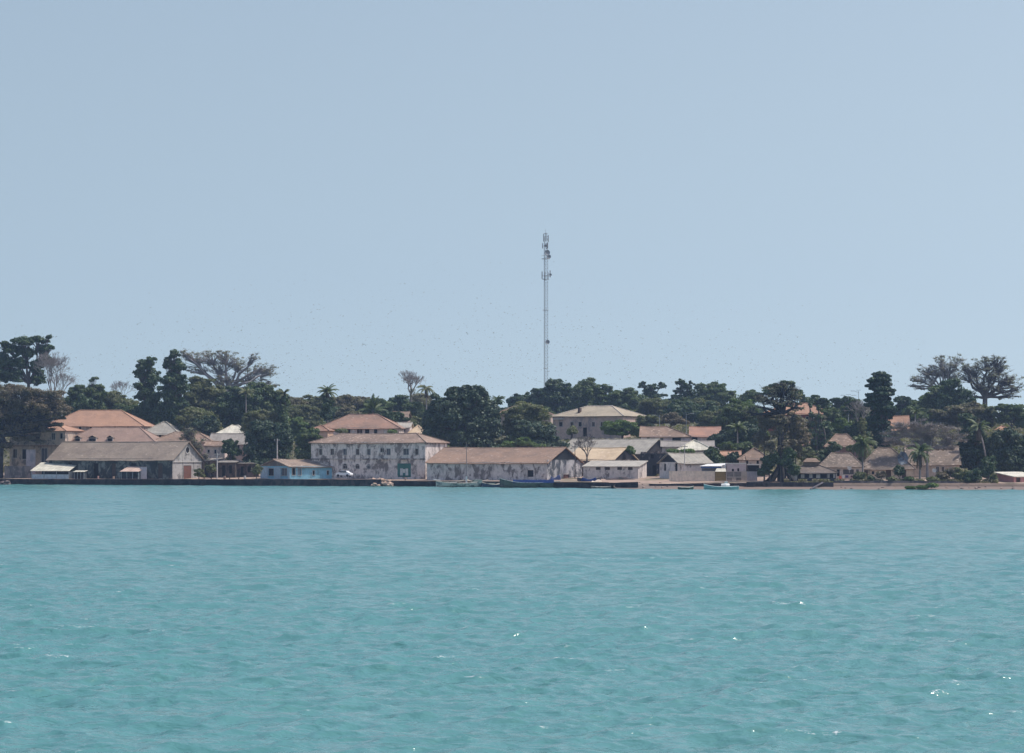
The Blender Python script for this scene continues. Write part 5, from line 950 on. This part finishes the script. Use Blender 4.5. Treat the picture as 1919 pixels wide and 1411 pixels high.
bare_tree('bare_tree', 'thin leafless shrub tree in front of the cream tiled warehouse', 598, 1100, 858, 818, 20, 61, r=.2, levels=5, bark=BARK)
tree('mangrove', 'low bright green mangrove in the water below the shoreline palm', 'light', S(1730) - .5, [(1748, 910, 12, 5), (1728, 913, 12, 2.6), (1706, 914, 10, 2.2)], r=.08, cat='mangrove', base_py=917)
# far skyline: every crown its own tree, behind everything else
rs = random.Random(77); sky_ = [(-60, 745), (130, 740), (200, 745), (260, 748), (340, 742), (540, 742), (600, 741), (660, 744), (710, 748), (760, 742), (800, 745), (940, 758), (1000, 748), (1150, 742), (1260, 742), (1380, 752), (1420, 752), (1500, 755), (1560, 762), (1600, 752), (1700, 758), (1760, 758), (1900, 760), (1990, 758)]
skyf = lambda x: float(np.interp(x, [a for a, _ in sky_], [b for _, b in sky_]))
protos = []
for i in range(6):
    st = ('mid', 'drymid', 'dark', 'olive', 'mid', 'dark')[i]; rr = 24
    t = tree('hill_tree', 'hazy tree in the wooded skyline row far behind the town', st, 930, [(960, 760, rr, 13), (950, 752, rr * .5, 8), (972, 755, rr * .5, 8)], r=.35, group='hazy trees along the wooded skyline', seed=500 + i, branches=.05); protos.append(t)
def ctree(o, loc, rz, sc):
    c = o.copy(); col.objects.link(c); c.location = loc; c.rotation_euler = (0, 0, rz); c.scale = sc
    for ch in o.children:
        d = ch.copy(); col.objects.link(d); d.parent = c
    return c
n_ = 0; ph = protos[0].location.z; x_ = -50
top0 = HC - (744 - HY) * 930 / F - 17
for row, (Y, dy) in enumerate(((930, 0), (850, 12), (800, 26))):
    x_ = -50 + row * 12
    while x_ < 1980:
        yt = skyf(x_) + 8 + dy + rs.uniform(-4, 8); zt = HC - (yt - HY) * Y / F; g_ = gz(x_, Y); sc = max(.35, (zt - g_) / top0); loc = ((x_ - CX) * Y / F, Y + rs.uniform(-14, 14), g_)
        if n_ < 6: o = protos[n_]; o.location = loc; o.scale = (sc * 1.1, sc * 1.1, sc); o.rotation_euler = (0, 0, rs.uniform(0, 6))
        else: ctree(protos[rs.randrange(6)], loc, rs.uniform(0, 6), (sc * rs.uniform(.9, 1.3), sc * 1.1, sc))
        n_ += 1; x_ += rs.uniform(22, 36)
# undergrowth between the gardens: one continuous thicket nobody could count
def thicket():
    rng = np.random.default_rng(12); n = 105000; px = rng.uniform(-350, 2350, n); d = 45 + 150 * rng.random(n) ** .8; Y = np.interp(px, [-900, 0, 500, 800, 1000, 1250, 1919, 2900], [690, 646, 616, 600, 579, 551, 542, 536]) + d
    x = (px - CX) * Y / F; g_ = np.interp(d, [0, 26, 60, 92, 140, 220], [1.4, 2.0, 2.8, 7.5, 12.5, 17])
    bump = np.sin(x * .31 + 3 * np.sin(Y * .13)) + np.sin(Y * .37 + 2 * np.sin(x * .21)); h_ = np.clip(.9 + .55 * bump, .1, 2.6) * rng.random(n) ** .5
    keep = np.ones(n, bool)
    c = np.stack([x, Y, g_ + h_], 1); nn = unit(rng, n) * .7 + np.array([0, -.2, .7]); nn /= np.linalg.norm(nn, axis=1, keepdims=True)
    o = quads_obj('undergrowth', leaf_quads(rng, c, nn, .6), L_DRY, None); tag(o, 'dusty undergrowth between the houses on the slope', kind='stuff')
thicket()
def garden_grass():
    rng = np.random.default_rng(31); n = 26000; px = rng.uniform(1470, 1870, n); d = rng.uniform(5.7, 17, n); Y = np.interp(px, [1250, 1919, 2900], [551, 542, 536]) + d
    x = (px - CX) * Y / F; h_ = (.15 + .55 * (np.sin(x * 1.1) * np.sin(x * .43 + 1) > -.1)) * rng.random(n); c = np.stack([x, Y, 1.42 + h_], 1); nn = unit(rng, n) * .7 + np.array([0, -.3, .6]); nn /= np.linalg.norm(nn, axis=1, keepdims=True)
    o = quads_obj('garden_grass', leaf_quads(rng, c, nn, .3), L_DRY, None); tag(o, 'rank grass and weeds in the shore gardens', kind='stuff')
garden_grass()
# ------------------------------------------------------------------ lattice mast
Ym = 900.0; km = Ym / F
def mast():
    px = 1022.5; g_ = gz(px, Ym); org = Vector(((px - CX) * km, Ym, g_)); root = empty('lattice_mast', org, .3); tag(root, 'very tall slim lattice telecom mast with dishes on the skyline', 'mast')
    H = (HC + (856 - 437) * km) - g_; wd = .80; steel = paint((0.36, 0.37, 0.38), .6, .2, .3, 'galvanised_steel'); dk = paint((0.30, 0.30, 0.31), .6, .2, .5, 'antenna_grey'); mt = [Vector((math.cos(a) * wd, math.sin(a) * wd, 0)) for a in (R(90), R(210), R(330))]
    for c in mt: MB().tube([c + Vector((0, 0, -.5)), c + Vector((0, 0, H - 1))], .06, 5).build('leg', steel, root)
    mb = MB(); n = int((H - 1) / 1.25)
    for i in range(n):
        z0, z1 = i * 1.25, (i + 1) * 1.25
        for j in range(3):
            a, b = mt[j], mt[(j + 1) % 3]; mb.tube([a + Vector((0, 0, z0)), b + Vector((0, 0, z1))], .045, 3, cap=False); mb.tube([a + Vector((0, 0, z1)), b + Vector((0, 0, z1))], .045, 3, cap=False)
    mb.build('lattice', steel, root)
    MB().tube([(0, 0, H - 1.2), (0, 0, H + 1.6)], .05, 5).build('lightning_rod', steel, root)
    zz = lambda py: HC + (856 - py) * km - g_
    for i, (dx, py, h_) in enumerate(((-.9, 446, 2.6), (.9, 447, 2.4), (-.2, 444, 2.8), (-1.3, 461, 1.8), (.7, 460, 2.0), (0.1, 462, 2.2), (-1.5, 516, 2.6), (1.6, 513, 2.4), (-.6, 518, 3.0), (.7, 517, 2.4))):
        a = i * 2.1; y_ = .5 * math.sin(a) - .6; MB().box(dx - .15, dx + .15, y_ - .08, y_ + .08, zz(py) - h_ / 2, zz(py) + h_ / 2).tube([(dx, y_ + .09, zz(py)), (dx * .3, 0, zz(py))], .04, 4).build('panel_antenna', dk, root)
    def dish(dx, py, r):
        mb = MB(); c = Vector((dx, -.95, zz(py))); n = 14
        for j, (rr, yy) in enumerate(((0, .12), (.5, .08), (1, -.08))):
            if j == 0: continue
            r0, y0 = ((0, .12), (.5, .08), (1, -.08))[j - 1]
            for i in range(n):
                t0, t1 = 2 * math.pi * i / n, 2 * math.pi * (i + 1) / n; f = lambda t, q, y: (c.x + r * q * math.cos(t), c.y + y, c.z + r * q * math.sin(t)); mb.poly([f(t0, r0, y0), f(t0, rr, yy), f(t1, rr, yy), f(t1, r0, y0)])
        for i in range(n):
            t0, t1 = 2 * math.pi * i / n, 2 * math.pi * (i + 1) / n; f = lambda t, y: (c.x + r * math.cos(t), c.y + y, c.z + r * math.sin(t)); mb.poly([f(t0, -.08), f(t0, .28), f(t1, .28), f(t1, -.08)])
        mb.tube([(dx, -.7, zz(py)), (dx * .4, 0, zz(py))], .06, 4); mb.build('dish_antenna', dk, root)
    dish(.35, 473.5, .95); dish(.9, 481, .75); dish(-.3, 461, .5); dish(.45, 641, .75); dish(1.5, 515, .45)
    for py, w_ in ((485, 1.5), (581, 1.1), (523, 1.3), (690, .9), (438, .8)):
        mb = MB()
        for j in range(8):
            a, b = 2 * math.pi * j / 8, 2 * math.pi * (j + 1) / 8; mb.tube([(w_ * math.cos(a), w_ * math.sin(a), zz(py)), (w_ * math.cos(b), w_ * math.sin(b), zz(py))], .06, 4); mb.tube([(w_ * math.cos(a), w_ * math.sin(a), zz(py)), (0, 0, zz(py))], .035, 3)
            if py in (485, 523): mb.tube([(w_ * math.cos(a), w_ * math.sin(a), zz(py) + 1.1), (w_ * math.cos(b), w_ * math.sin(b), zz(py) + 1.1)], .04, 3)
        mb.build('platform', steel, root)
mast()
# ------------------------------------------------------------------ poles and lamps
CONC = plaster((0.50, 0.49, 0.50), (0.3, 0.3, 0.3), .1, 90, .2)
def pole(label, px, pt, Y, r=.16, arm=True, lean=0.0, mat=None, base_py=None):
    k = Y / F; g_ = gz(px, Y); root = empty('utility_pole', ((px - CX) * k, Y, g_)); tag(root, label, 'pole'); H = HC - (pt - HY) * k - g_
    MB().tube([(0, 0, -.6), (lean, 0, H)], [r, r * .65], 7).build('shaft', mat or CONC, root)
    if arm:
        MB().box(lean * .95 - .7, lean * .95 + .7, -.06, .06, H - .55, H - .42).build('crossarm', WOOD, root)
        for x in (-.6, 0.25, .6): MB().tube([(lean + x, 0, H - .42), (lean + x, 0, H - .2)], .06, 5).build('insulator', WHITE, root)
pole('pale concrete pole standing before the pinkish cottage on the left quay', 407, 849, S(407) + 7, .2)
pole('pale concrete pole in front of the mango behind the blue house', 519.5, 822, S(519) + 18, .2)
pole('thin dark pole at the gable of the middle warehouse', 1077.5, 833, S(1077) + 26, .12, mat=WOOD)
pole('grey pole on the yard wall below the white pyramid roof', 1283, 833, S(1283) + 18, .12)
pole('slanting thin pole behind the beach house carport', 1406, 853, S(1406) + 24, .1, False, lean=-1.2, mat=WOOD)
def street_lamp(label, px, pt, Y, arms):
    k = Y / F; g_ = gz(px, Y); root = empty('street_lamp', ((px - CX) * k, Y, g_)); tag(root, label, 'street lamp', 'solar street lamps on the slope'); H = HC - (pt - HY) * k - g_; st = paint((.42, .43, .44), .5, .1, 1, 'grey_steel')
    MB().tube([(0, 0, -.5), (0, 0, H)], [.11, .07], 6).build('pole', st, root)
    for s_ in arms:
        MB().tube([(0, 0, H - .35), (s_ * 1.1, 0, H)], .045, 5).build('arm', st, root); MB().box(s_ * 1.0, s_ * 2.1, -.18, .18, H + .0, H + .12).build('lamp_head', WHITE, root)
    MB().box(-.6, .6, -.35, .35, H + .25, H + .3).build('solar_panel', paint((.10, .12, .18)), root)
street_lamp('street lamp with its arm to the left above the long lilac house', 1236, 778, 670, (-1,)); street_lamp('street lamp with its arm to the right above the long lilac house', 1286, 775, 672, (1,))
street_lamp('double armed street lamp standing out against the sky left of the column tree', 1590, 741, 680, (-1, 1)); street_lamp('street lamp with raised arm touching the column tree at the skyline', 1609, 733, 676, (-1,))
# ------------------------------------------------------------------ boats
def hull(L, B, D, bow=.9, stern=.3, n=16, draft=.35):
    """open wooden hull: x along its length, returns outside and inside skins"""
    mb = MB(); st = []
    for i in range(n + 1):
        t = i / n; u = 2 * t - 1; w_ = B / 2 * max(.02, (1 - abs(u) ** 2.6)) * (1 if u > 0 else .96); sh = D + (bow * max(u, 0) ** 2.4 + stern * max(-u, 0) ** 2.2); kl = -draft + (.5 * abs(u) ** 5)
        x = L * (t - .5) + (.04 * L * (1 if u > 0 else -1)) * abs(u) ** 3
        st.append([Vector((x, -w_, sh)), Vector((x, -w_ * .82, (sh + kl) * .45)), Vector((x, -w_ * .3, kl)), Vector((x, w_ * .3, kl)), Vector((x, w_ * .82, (sh + kl) * .45)), Vector((x, w_, sh))])
    def skin(f, mi, rev):
        b = len(mb.v)
        for s_ in st:
            for p in s_: mb.v.append(tuple(f(p)))
        for i in range(n):
            for j in range(5):
                q = b + i * 6 + j; fc = (q, q + 6, q + 7, q + 1); mb.f.append(fc[::-1] if rev else fc); mb.m.append(mi)
    skin(lambda p: p, 0, False); skin(lambda p: Vector((p.x * .985, p.y * .93, p.z - (0.01 if p.z > .2 else -.12))), 1, True)
    gun = MB()
    for j in (0, 5): gun.tube([s_[j] for s_ in st], .065, 5)
    return mb, gun, st
def boat(name, label, px, Y, L, B, D, rz, hullm, inm, gunm, bow=.9, stern=.3, z=0.0, cat='boat', thw=3, group=None):
    root = empty(name, ((px - CX) * Y / F, Y, z), R(rz)); tag(root, label, cat, group); mb, gun, st = hull(L, B, D, bow, stern)
    mb.build('hull', [hullm, inm], root, smooth=False); gun.build('gunwale', gunm, root)
    for i in range(thw):
        x = L * (-.28 + .56 * i / max(thw - 1, 1)); MB().box(x - .14, x + .14, -B * .42, B * .42, D * .72, D * .72 + .06).build('thwart', gunm, root)
    return root
def worn(c, s_=(0.12, 0.11, 0.10), seed=0): return plaster(c, s_, .35, seed + 100, .5)
b = boat('fishing_boat', 'derelict pale wooden sailing boat with tall thin mast against the dark quay', 866, S(866) - 3, 11.2, 2.9, .95, 183, worn((.50, .52, .50), (.15, .17, .16), 1), worn((.35, .36, .33), seed=2), worn((.62, .60, .55), seed=3), bow=.5, stern=.75, thw=3)
kB = (S(866) - 3) / F
MB().tube([(-1.0, 0, .2), (-1.0, 0, HC - (829 - HY) * kB)], [.11, .06], 6).tube([(-1.45, 0, HC - (841 - HY) * kB), (-.55, 0, HC - (841 - HY) * kB)], .05, 4).build('mast', paint((.20, .17, .17), name='dark_wood'), b)
MB().box(-1.2, -.8, -.22, .22, .9, 2.5).build('mast_step', WHITE, b); MB().box(-4.6, -2.4, -.9, .9, .9, 1.65).box(-4.7, -2.3, -1, 1, 1.653, 1.73).build('deck_house', worn((.45, .50, .45), seed=4), b)
MB().box(1.2, 3.6, -.8, .8, .95, 1.25).build('hatch', worn((.48, .52, .50), seed=5), b); MB().tube([(-2.5, -.4, 1.2), (-1, -.2, 1.75), (1.8, .1, 1.1)], .12, 5).build('furled_sail', worn((.66, .62, .50), seed=6), b)
MB().tube([(4.9, 0, 1.6), (6.6, 0, 1.75)], .07, 5).build('bowsprit', WHITE, b)
b = boat('fishing_boat', 'small dark blue and white boat wedged between the derelict boat and the tarped hull', 925, S(925) - 2.5, 5.4, 1.7, .7, 20, worn((.05, .08, .14), (.03, .03, .05), 7), worn((.2, .2, .2), seed=8), worn((.55, .55, .52), seed=9), bow=.9, stern=.5, thw=2)
MB().box(-1.6, .2, -.5, .5, .6, .95).build('net_pile', worn((.30, .42, .36), seed=10), b)
b = boat('fishing_boat', 'long dark wooden pirogue covered by a bright blue tarpaulin', 993, S(993) - 4, 12.6, 2.6, 1.15, 178, worn((.10, .135, .12), (.05, .055, .05), 11), worn((.12, .12, .11), seed=12), worn((.26, .36, .38), seed=13), bow=1.0, stern=.35, thw=3)
tp = MB(); n = 18; rs = random.Random(5); rows = []
for i in range(n + 1):
    t = i / n; x = -5.4 + 9.2 * t; rows.append([(x, -1.25, 1.15 + rs.uniform(-.06, .06)), (x, -.6, 1.62 + rs.uniform(-.08, .08)), (x, 0, 1.85 + rs.uniform(-.08, .08)), (x, .6, 1.62), (x, 1.25, 1.15)])
for a, c in zip(rows, rows[1:]):
    for j in range(4): tp.poly([a[j], c[j], c[j + 1], a[j + 1]])
tp.build('tarpaulin', paint((0.008, 0.025, 0.10), 1.0, .35, 1.5, 'blue_tarpaulin'), b)
MB().box(-5.6, 5.2, -1.34, -1.30, .45, .62).build('painted_stripe', worn((.16, .34, .38), seed=14), b)
b = boat('canoe', 'small brown canoe with bright white upturned bow below the lean-to', 1131, S(1131) - 1, 5.2, 1.1, .38, 4, worn((.16, .13, .12), seed=15), worn((.2, .16, .14), seed=16), worn((.62, .60, .56), seed=17), bow=.6, stern=.15, thw=2)
b = boat('canoe', 'low dark green dinghy at the slipway left of the white motorboat', 1285, S(1285) - 1, 3.2, 1.2, .42, 8, worn((.05, .09, .08), seed=18), worn((.12, .16, .15), seed=19), worn((.4, .45, .42), seed=20), bow=.3, stern=.15, thw=2)
b = boat('motorboat', 'pale turquoise motorboat with white cowled console moored by the slipway', 1352, S(1352) - 3, 7.0, 2.0, .62, 183, paint((.22, .42, .42), .4, .15, 1, 'turquoise_paint'), worn((.5, .52, .5), seed=21), paint((.62, .68, .66), .4, .1, 1, 'white_gel'), bow=.55, stern=.1, thw=2)
mb = MB(); n = 12
for i in range(n):     # rounded white console hood
    t0, t1 = math.pi * i / n, math.pi * (i + 1) / n; f = lambda t, x, r: (x, r * math.cos(t), .75 + r * .95 * math.sin(t))
    mb.poly([f(t0, -1.7, .55), f(t1, -1.7, .55), f(t1, -.9, .72), f(t0, -.9, .72)]); mb.poly([f(t0, -.9, .72), f(t1, -.9, .72), f(t1, .05, .5), f(t0, .05, .5)]); mb.poly([(-1.7, 0, .75), f(t0, -1.7, .55), f(t1, -1.7, .55)]); mb.poly([(.05, 0, .75), f(t0, .05, .5), f(t1, .05, .5)])
mb.box(-1.3, -.7, -.3, .3, 1.2, 1.75); mb.build('console', WHITE, b)
MB().box(-3.55, -3.2, -.2, .2, .5, 1.15).box(-3.5, -3.3, -.09, .09, -.4, .5).build('outboard_motor', paint((.05, .05, .06)), b)
b = boat('canoe', 'upturned dark canoe hull lying on the quay under blue sheets', 1104, S(1104) + 8, 5.0, 1.5, .5, 6, worn((.08, .09, .12), seed=22), worn((.1, .1, .1), seed=23), worn((.3, .3, .3), seed=24), bow=.5, stern=.4, z=1.5)
def cloth(name, label, px0, px1, y0, y1, Y, mat, cat, d=1.2, seed=0):
    rs = random.Random(seed); a, b_ = P(px0, y1, Y), P(px1, y1, Y); L = b_.x - a.x; H = (y1 - y0) * Y / F; mb = MB(); n, m_ = 9, 5; G = []
    for i in range(n + 1):
        for j in range(m_ + 1):
            u, v = i / n, j / m_; G.append((L * u, d * (v - .5) + rs.uniform(-.05, .05), H * (math.sin(math.pi * v) ** .5) * (.7 + .3 * math.sin(u * 7 + seed)) * min(1, 6 * u + .35, 6 * (1 - u) + .35) + rs.uniform(0, .06)))
    for i in range(n):
        for j in range(m_):
            q = i * (m_ + 1) + j; mb.poly([G[q], G[q + m_ + 1], G[q + m_ + 2], G[q + 1]])
    o = mb.build(name, mat); o.location = a; tag(o, label, cat); return o
BLT = paint((0.01, 0.026, 0.10), 1.0, .35, 1.5, 'blue_tarpaulin')
cloth('tarpaulin', 'blue tarpaulin heaped on boats right of the middle warehouse gable', 1088, 1119, 894.5, 901.5, S(1100) + 6.5, BLT, 'tarpaulin', 1.6, 1)
cloth('tarpaulin', 'dark blue tarpaulin heap against the stained gable of the middle warehouse', 1031, 1051, 890, 899.5, S(1040) + 9, paint((0.03, 0.045, 0.13), .7, .3, 1.5, 'navy_tarpaulin'), 'tarpaulin', 1.4, 2)
cloth('net_heap', 'pale heap of nets and ropes on the quay below the lean-to', 1108, 1128, 898.5, 904, S(1118) + 3, worn((.55, .5, .42), seed=25), 'net heap', 1.6, 3)
cloth('cloth_heap', 'dark dirt heap along the foot of the white lean-to', 1135, 1190, 893, 899, S(1160) + 20, worn((.10, .09, .10), (.05, .05, .05), 26), 'heap', 1.2, 4)
# washing on the porch of the laundry house
for px, w_, y0, y1, c, lb, nm, ct in ((1574.5, 5, 891.5, 898, (.62, .16, .08), 'orange red cloth hanging on the laundry house porch rail', 'hanging_cloth', 'cloth'), (1580.5, 4.5, 890, 896.5, (.7, .7, .7), 'white cloth hanging next to the orange red one', 'hanging_cloth', 'cloth'), (1587, 6, 890.5, 895.5, (.10, .09, .22), 'violet and white cloth in the middle of the porch rail', 'hanging_cloth', 'cloth'), (1597, 6, 891, 895, (.16, .08, .10), 'maroon cloth on the porch rail', 'hanging_cloth', 'cloth'), (1606, 7, 889, 893, (.02, .02, .035), 'black cloth hanging at the right end of the porch rail', 'hanging_cloth', 'cloth')):
    a = P(px - w_ / 2, y1, 567.5); kk = 567.5 / F; mb = MB(); n = 6
    for i in range(n):
        x0, x1 = w_ * kk * i / n, w_ * kk * (i + 1) / n; mb.poly([(x0, .08 * math.sin(i * 2), .05 * (i % 2)), (x1, .08 * math.sin(i * 2 + 2), .05 * ((i + 1) % 2)), (x1, 0, (y1 - y0) * kk), (x0, 0, (y1 - y0) * kk)])
    o = mb.build(nm, paint(c, .9, .2, 3, 'washing')); o.location = a; tag(o, lb, ct, 'washing on the porch rail')
o = flat_thing('porch_wall', 'whitish porch wall with washing in front of the laundry house', 'wall', 1566, 1612, 893, 904.5, 568.2, .25, plaster((.50, .48, .46), (.25, .23, .22), .3, 91, .5))
# satellite dishes, white dots on the right
for px, py, Y, lb in ((1592, 876.5, 571, 'white satellite dish under the eave of the laundry house'), (1751, 881, 578, 'white satellite dish right of the shoreline palm'), (1839, 884.5, 575, 'white satellite dish left of the curved palm foot'), (1356, 875, 573, 'white water tank dot left of the lilac block')):
    root = empty('satellite_dish', P(px, py, Y)); tag(root, lb, 'satellite dish'); mb = MB(); n = 12
    for i in range(n):
        t0, t1 = 2 * math.pi * i / n, 2 * math.pi * (i + 1) / n; f = lambda t, r, y: (r * math.cos(t), y, r * math.sin(t)); mb.poly([f(t0, 0, .12), f(t0, .28, .08), f(t1, .28, .08), f(t1, 0, .12)]); mb.poly([f(t0, .28, .08), f(t0, .5, -.05), f(t1, .5, -.05), f(t1, .28, .08)])
    mb.build('reflector', WHITE, root); MB().tube([(0, .12, 0), (0, .3, -.5), (0, .3, -1.2)], .04, 5).build('bracket', CONC, root)
# parked white car in front of the two storey block
Yc = S(645) + 7; root = empty('parked_car', P(645, 893.5, Yc), R(-24)); tag(root, 'small white car parked by the two storey white block', 'car')
prof = [(-1.9, .35), (-1.95, .75), (-1.75, .95), (-1.1, 1.02), (-.55, 1.42), (.75, 1.45), (1.35, 1.05), (1.9, .88), (2.0, .6), (1.95, .35)]
mb = MB(); hw = .8
for sg in (-1, 1): mb.poly([(x, sg * hw * (1 if z < 1.05 else .86), z) for x, z in (prof if sg < 0 else prof[::-1])])
for (x0, z0), (x1, z1) in zip(prof, prof[1:] + prof[:1]): w0, w1 = hw * (1 if z0 < 1.05 else .86), hw * (1 if z1 < 1.05 else .86); mb.poly([(x0, -w0, z0), (x1, -w1, z1), (x1, w1, z1), (x0, w0, z0)])
mb.build('body', paint((.75, .75, .76), .3, .05, 1, 'car_paint'), root)
MB().box(-.85, .95, -.80, -.76, 1.05, 1.34).build('side_window', DARK, root)
for x in (-1.25, 1.25):
    for y in (-.74, .74): MB().tube([(x, y - .1, .32), (x, y + .1, .32)], .32, 12).build('wheel', paint((.02, .02, .02)), root)
# rubble, rocks and litter
def rock(name, label, px, py, Y, s, seed, mat, cat='rock', group=None, flat=.6):
    rng = np.random.default_rng(seed); bm = bmesh.new(); bmesh.ops.create_icosphere(bm, subdivisions=2, radius=1)
    for v in bm.verts: v.co *= 1 + rng.uniform(-.22, .22); v.co.z *= flat; v.co *= s
    me = bpy.data.meshes.new(name); bm.to_mesh(me); bm.free(); me.materials.append(mat); o = bpy.data.objects.new(name, me); col.objects.link(o); o.location = P(px, py, Y); o.rotation_euler = (0, 0, rng.uniform(0, 6)); tag(o, label, cat, group); return o
RUB = plaster((0.42, 0.33, 0.27), (0.2, .16, .14), .3, 92, .1); ROCK = plaster((0.16, 0.14, 0.14), (0.07, .07, .07), .4, 93, .1)
rs = random.Random(21)
for i in range(34):
    px = 692 + 38 * rs.random(); t = rs.random(); py = 899 + 11 * t; rock('rubble_block', 'block of pinkish rubble in the gap between the quay walls', px + 3 * t, py, S(px) + 2.5 - 3.5 * t, rs.uniform(.35, .95), 200 + i, RUB, 'rubble', 'rubble blocks spilling through the quay gap')
for i in range(16):
    px = -10 + 30 * rs.random(); rock('shore_rock', 'dark shore rock at the far left waterline', px, 906 + rs.uniform(-3, 2), S(px) - rs.uniform(0, 2), rs.uniform(.3, .7), 300 + i, ROCK, 'rock', 'rocks at the far left waterline')
for i in range(26):
    px = 1570 + 340 * rs.random(); d = rs.uniform(.2, 4); Y = S(px) + d; g = GP(px, Y, .05); o = rock('beach_stone', 'brown stone scattered on the right beach', px, 900, Y, rs.uniform(.15, .4), 400 + i, ROCK if i % 2 else RUB, 'stone', 'stones scattered on the right beach'); o.location = g
for i in range(16):
    px = 1165 + 90 * rs.random(); d = rs.uniform(.5, 9); Y = S(px) + d; g = GP(px, Y, .05); o = rock('beach_stone', 'small stone on the little pink beach by the slipway', px, 900, Y, rs.uniform(.12, .35), 450 + i, RUB if i % 2 else ROCK, 'stone', 'stones on the little slipway beach'); o.location = g
# oil drums, crates and posts on the left quay
for px, w_, h_, c, lb in ((421, .5, .9, (.30, .2, .16), 'rusty drum on the quay below the pale lamp pole'), (459, .45, 1.0, (.55, .52, .5), 'pale drum on the quay left of the blue house'), (184, .35, .8, (.5, .3, .26), 'small reddish drum before the left warehouse'), (213, .4, .7, (.55, .4, .3), 'tan drum left of the small rusty roofed shed'), (760, .35, .7, (.45, .35, .3), 'drum on the quay before the green shopfront')):
    root = empty('drum', GP(px, S(px) + 3.5)); tag(root, lb, 'drum'); MB().tube([(0, 0, 0), (0, 0, h_)], w_ / 1.6, 12).build('barrel', paint(c, .6, .4, 2, 'rusty_metal'), root); MB().tube([(0, 0, h_ * .32), (0, 0, h_ * .36)], w_ / 1.6 + .03, 12).tube([(0, 0, h_ * .66), (0, 0, h_ * .7)], w_ / 1.6 + .03, 12).build('hoops', paint(c, .6, .4, 2), root)
for px0, px1, lb in ((380, 400, 'low plank bench on the quay right of the warehouse gable'), (428, 452, 'longer plank bench on the quay before the dark shacks')):
    a = GP(px0, S(px0) + 5); L = (px1 - px0) * (S(px0) + 5) / F; root = empty('bench', a, R(-27)); tag(root, lb, 'bench'); MB().box(0, L, 0, .4, .45, .53).build('seat', WOOD, root)
    for x in (.2, L - .3): MB().box(x, x + .1, .05, .35, 0, .447).build('leg', WOOD, root)
# slipway plank on the right beach
a, b_ = P(1519, 915, S(1519) - .5), P(1542, 904.5, S(1542) + 3.6)
o = MB().tube([(0, 0, -.2), tuple(b_ - a)], .22, 4).build('log', paint((.10, .09, .10), name='wet_wood')); o.location = a; tag(o, 'dark log ramp leaning on the quay wall before the veranda house', 'log')
# ------------------------------------------------------------------ the flock
BIRD = paint((0.15, 0.145, 0.145), .8, .2, 3, 'dark_feathers')
def bird_mesh(flap, seed):
    mb = MB(); mb.tube([(0, -.16, 0), (0, -.05, .01), (0, .06, 0), (0, .2, -.01)], [.01, .05, .045, .01], 5)
    for s_ in (-1, 1):
        z1, z2 = flap * .12, flap * .16 - abs(flap) * .05
        mb.poly([(s_ * .02, -.06, .01), (s_ * .02, .06, .01), (s_ * .2, .04, z1), (s_ * .2, -.08, z1)]); mb.poly([(s_ * .2, -.08, z1), (s_ * .2, .04, z1), (s_ * .46, .06, z2)])
    me = bpy.data.meshes.new('bird'); me.from_pydata(mb.v, [], mb.f); me.materials.append(BIRD); return me, mb
BM = [bird_mesh(f, i) for i, f in enumerate((.9, .3, -.5, 1.3))]
rng = np.random.default_rng(99); N_ = 3200; pts = []
while len(pts) < N_:
    px = rng.uniform(20, 1740); top = 500 + 90 * abs((px - 800) / 900) ** 1.3; bot = 735 + 10 * math.sin(px / 90)
    py = bot - (bot - top) * abs(rng.normal(0, .42)) * (1 if rng.random() < .93 else 1.15)
    if py < 490: continue
    dens = .35 + .65 * math.exp(-((px - 720) / 520) ** 2)
    if rng.random() > dens: continue
    Y = rng.uniform(560, 900); pts.append((px, py, Y))
pts.sort(key=lambda p: p[2])
for i, (px, py, Y) in enumerate(pts[:300]):
    o = bpy.data.objects.new('bird', BM[i % 4][0]); col.objects.link(o); o.location = P(px, py, Y); o.rotation_euler = (rng.uniform(-.3, .3), rng.uniform(-.4, .4), rng.uniform(-.8, .8)); s_ = rng.uniform(.65, 1.0); o.scale = (s_, s_, s_)
    tag(o, 'small dark bird of the large flock wheeling in the sky over the town', 'bird', 'flock of birds over the town')
mb = MB()
for i, (px, py, Y) in enumerate(pts[300:]):
    c = P(px, py, Y); M = Matrix.Translation(c) @ Matrix.Rotation(rng.uniform(-.8, .8), 4, 'Z') @ Matrix.Rotation(rng.uniform(-.4, .4), 4, 'Y') @ Matrix.Scale(rng.uniform(.6, 1.0), 4); src = BM[i % 4][1]; b0 = len(mb.v)
    mb.v += [tuple(M @ Vector(v)) for v in src.v]; mb.f += [tuple(b0 + q for q in f) for f in src.f]; mb.m += [0] * len(src.f)
o = mb.build('distant_birds', BIRD); tag(o, 'farther birds of the flock over the town', 'flock', kind='stuff')
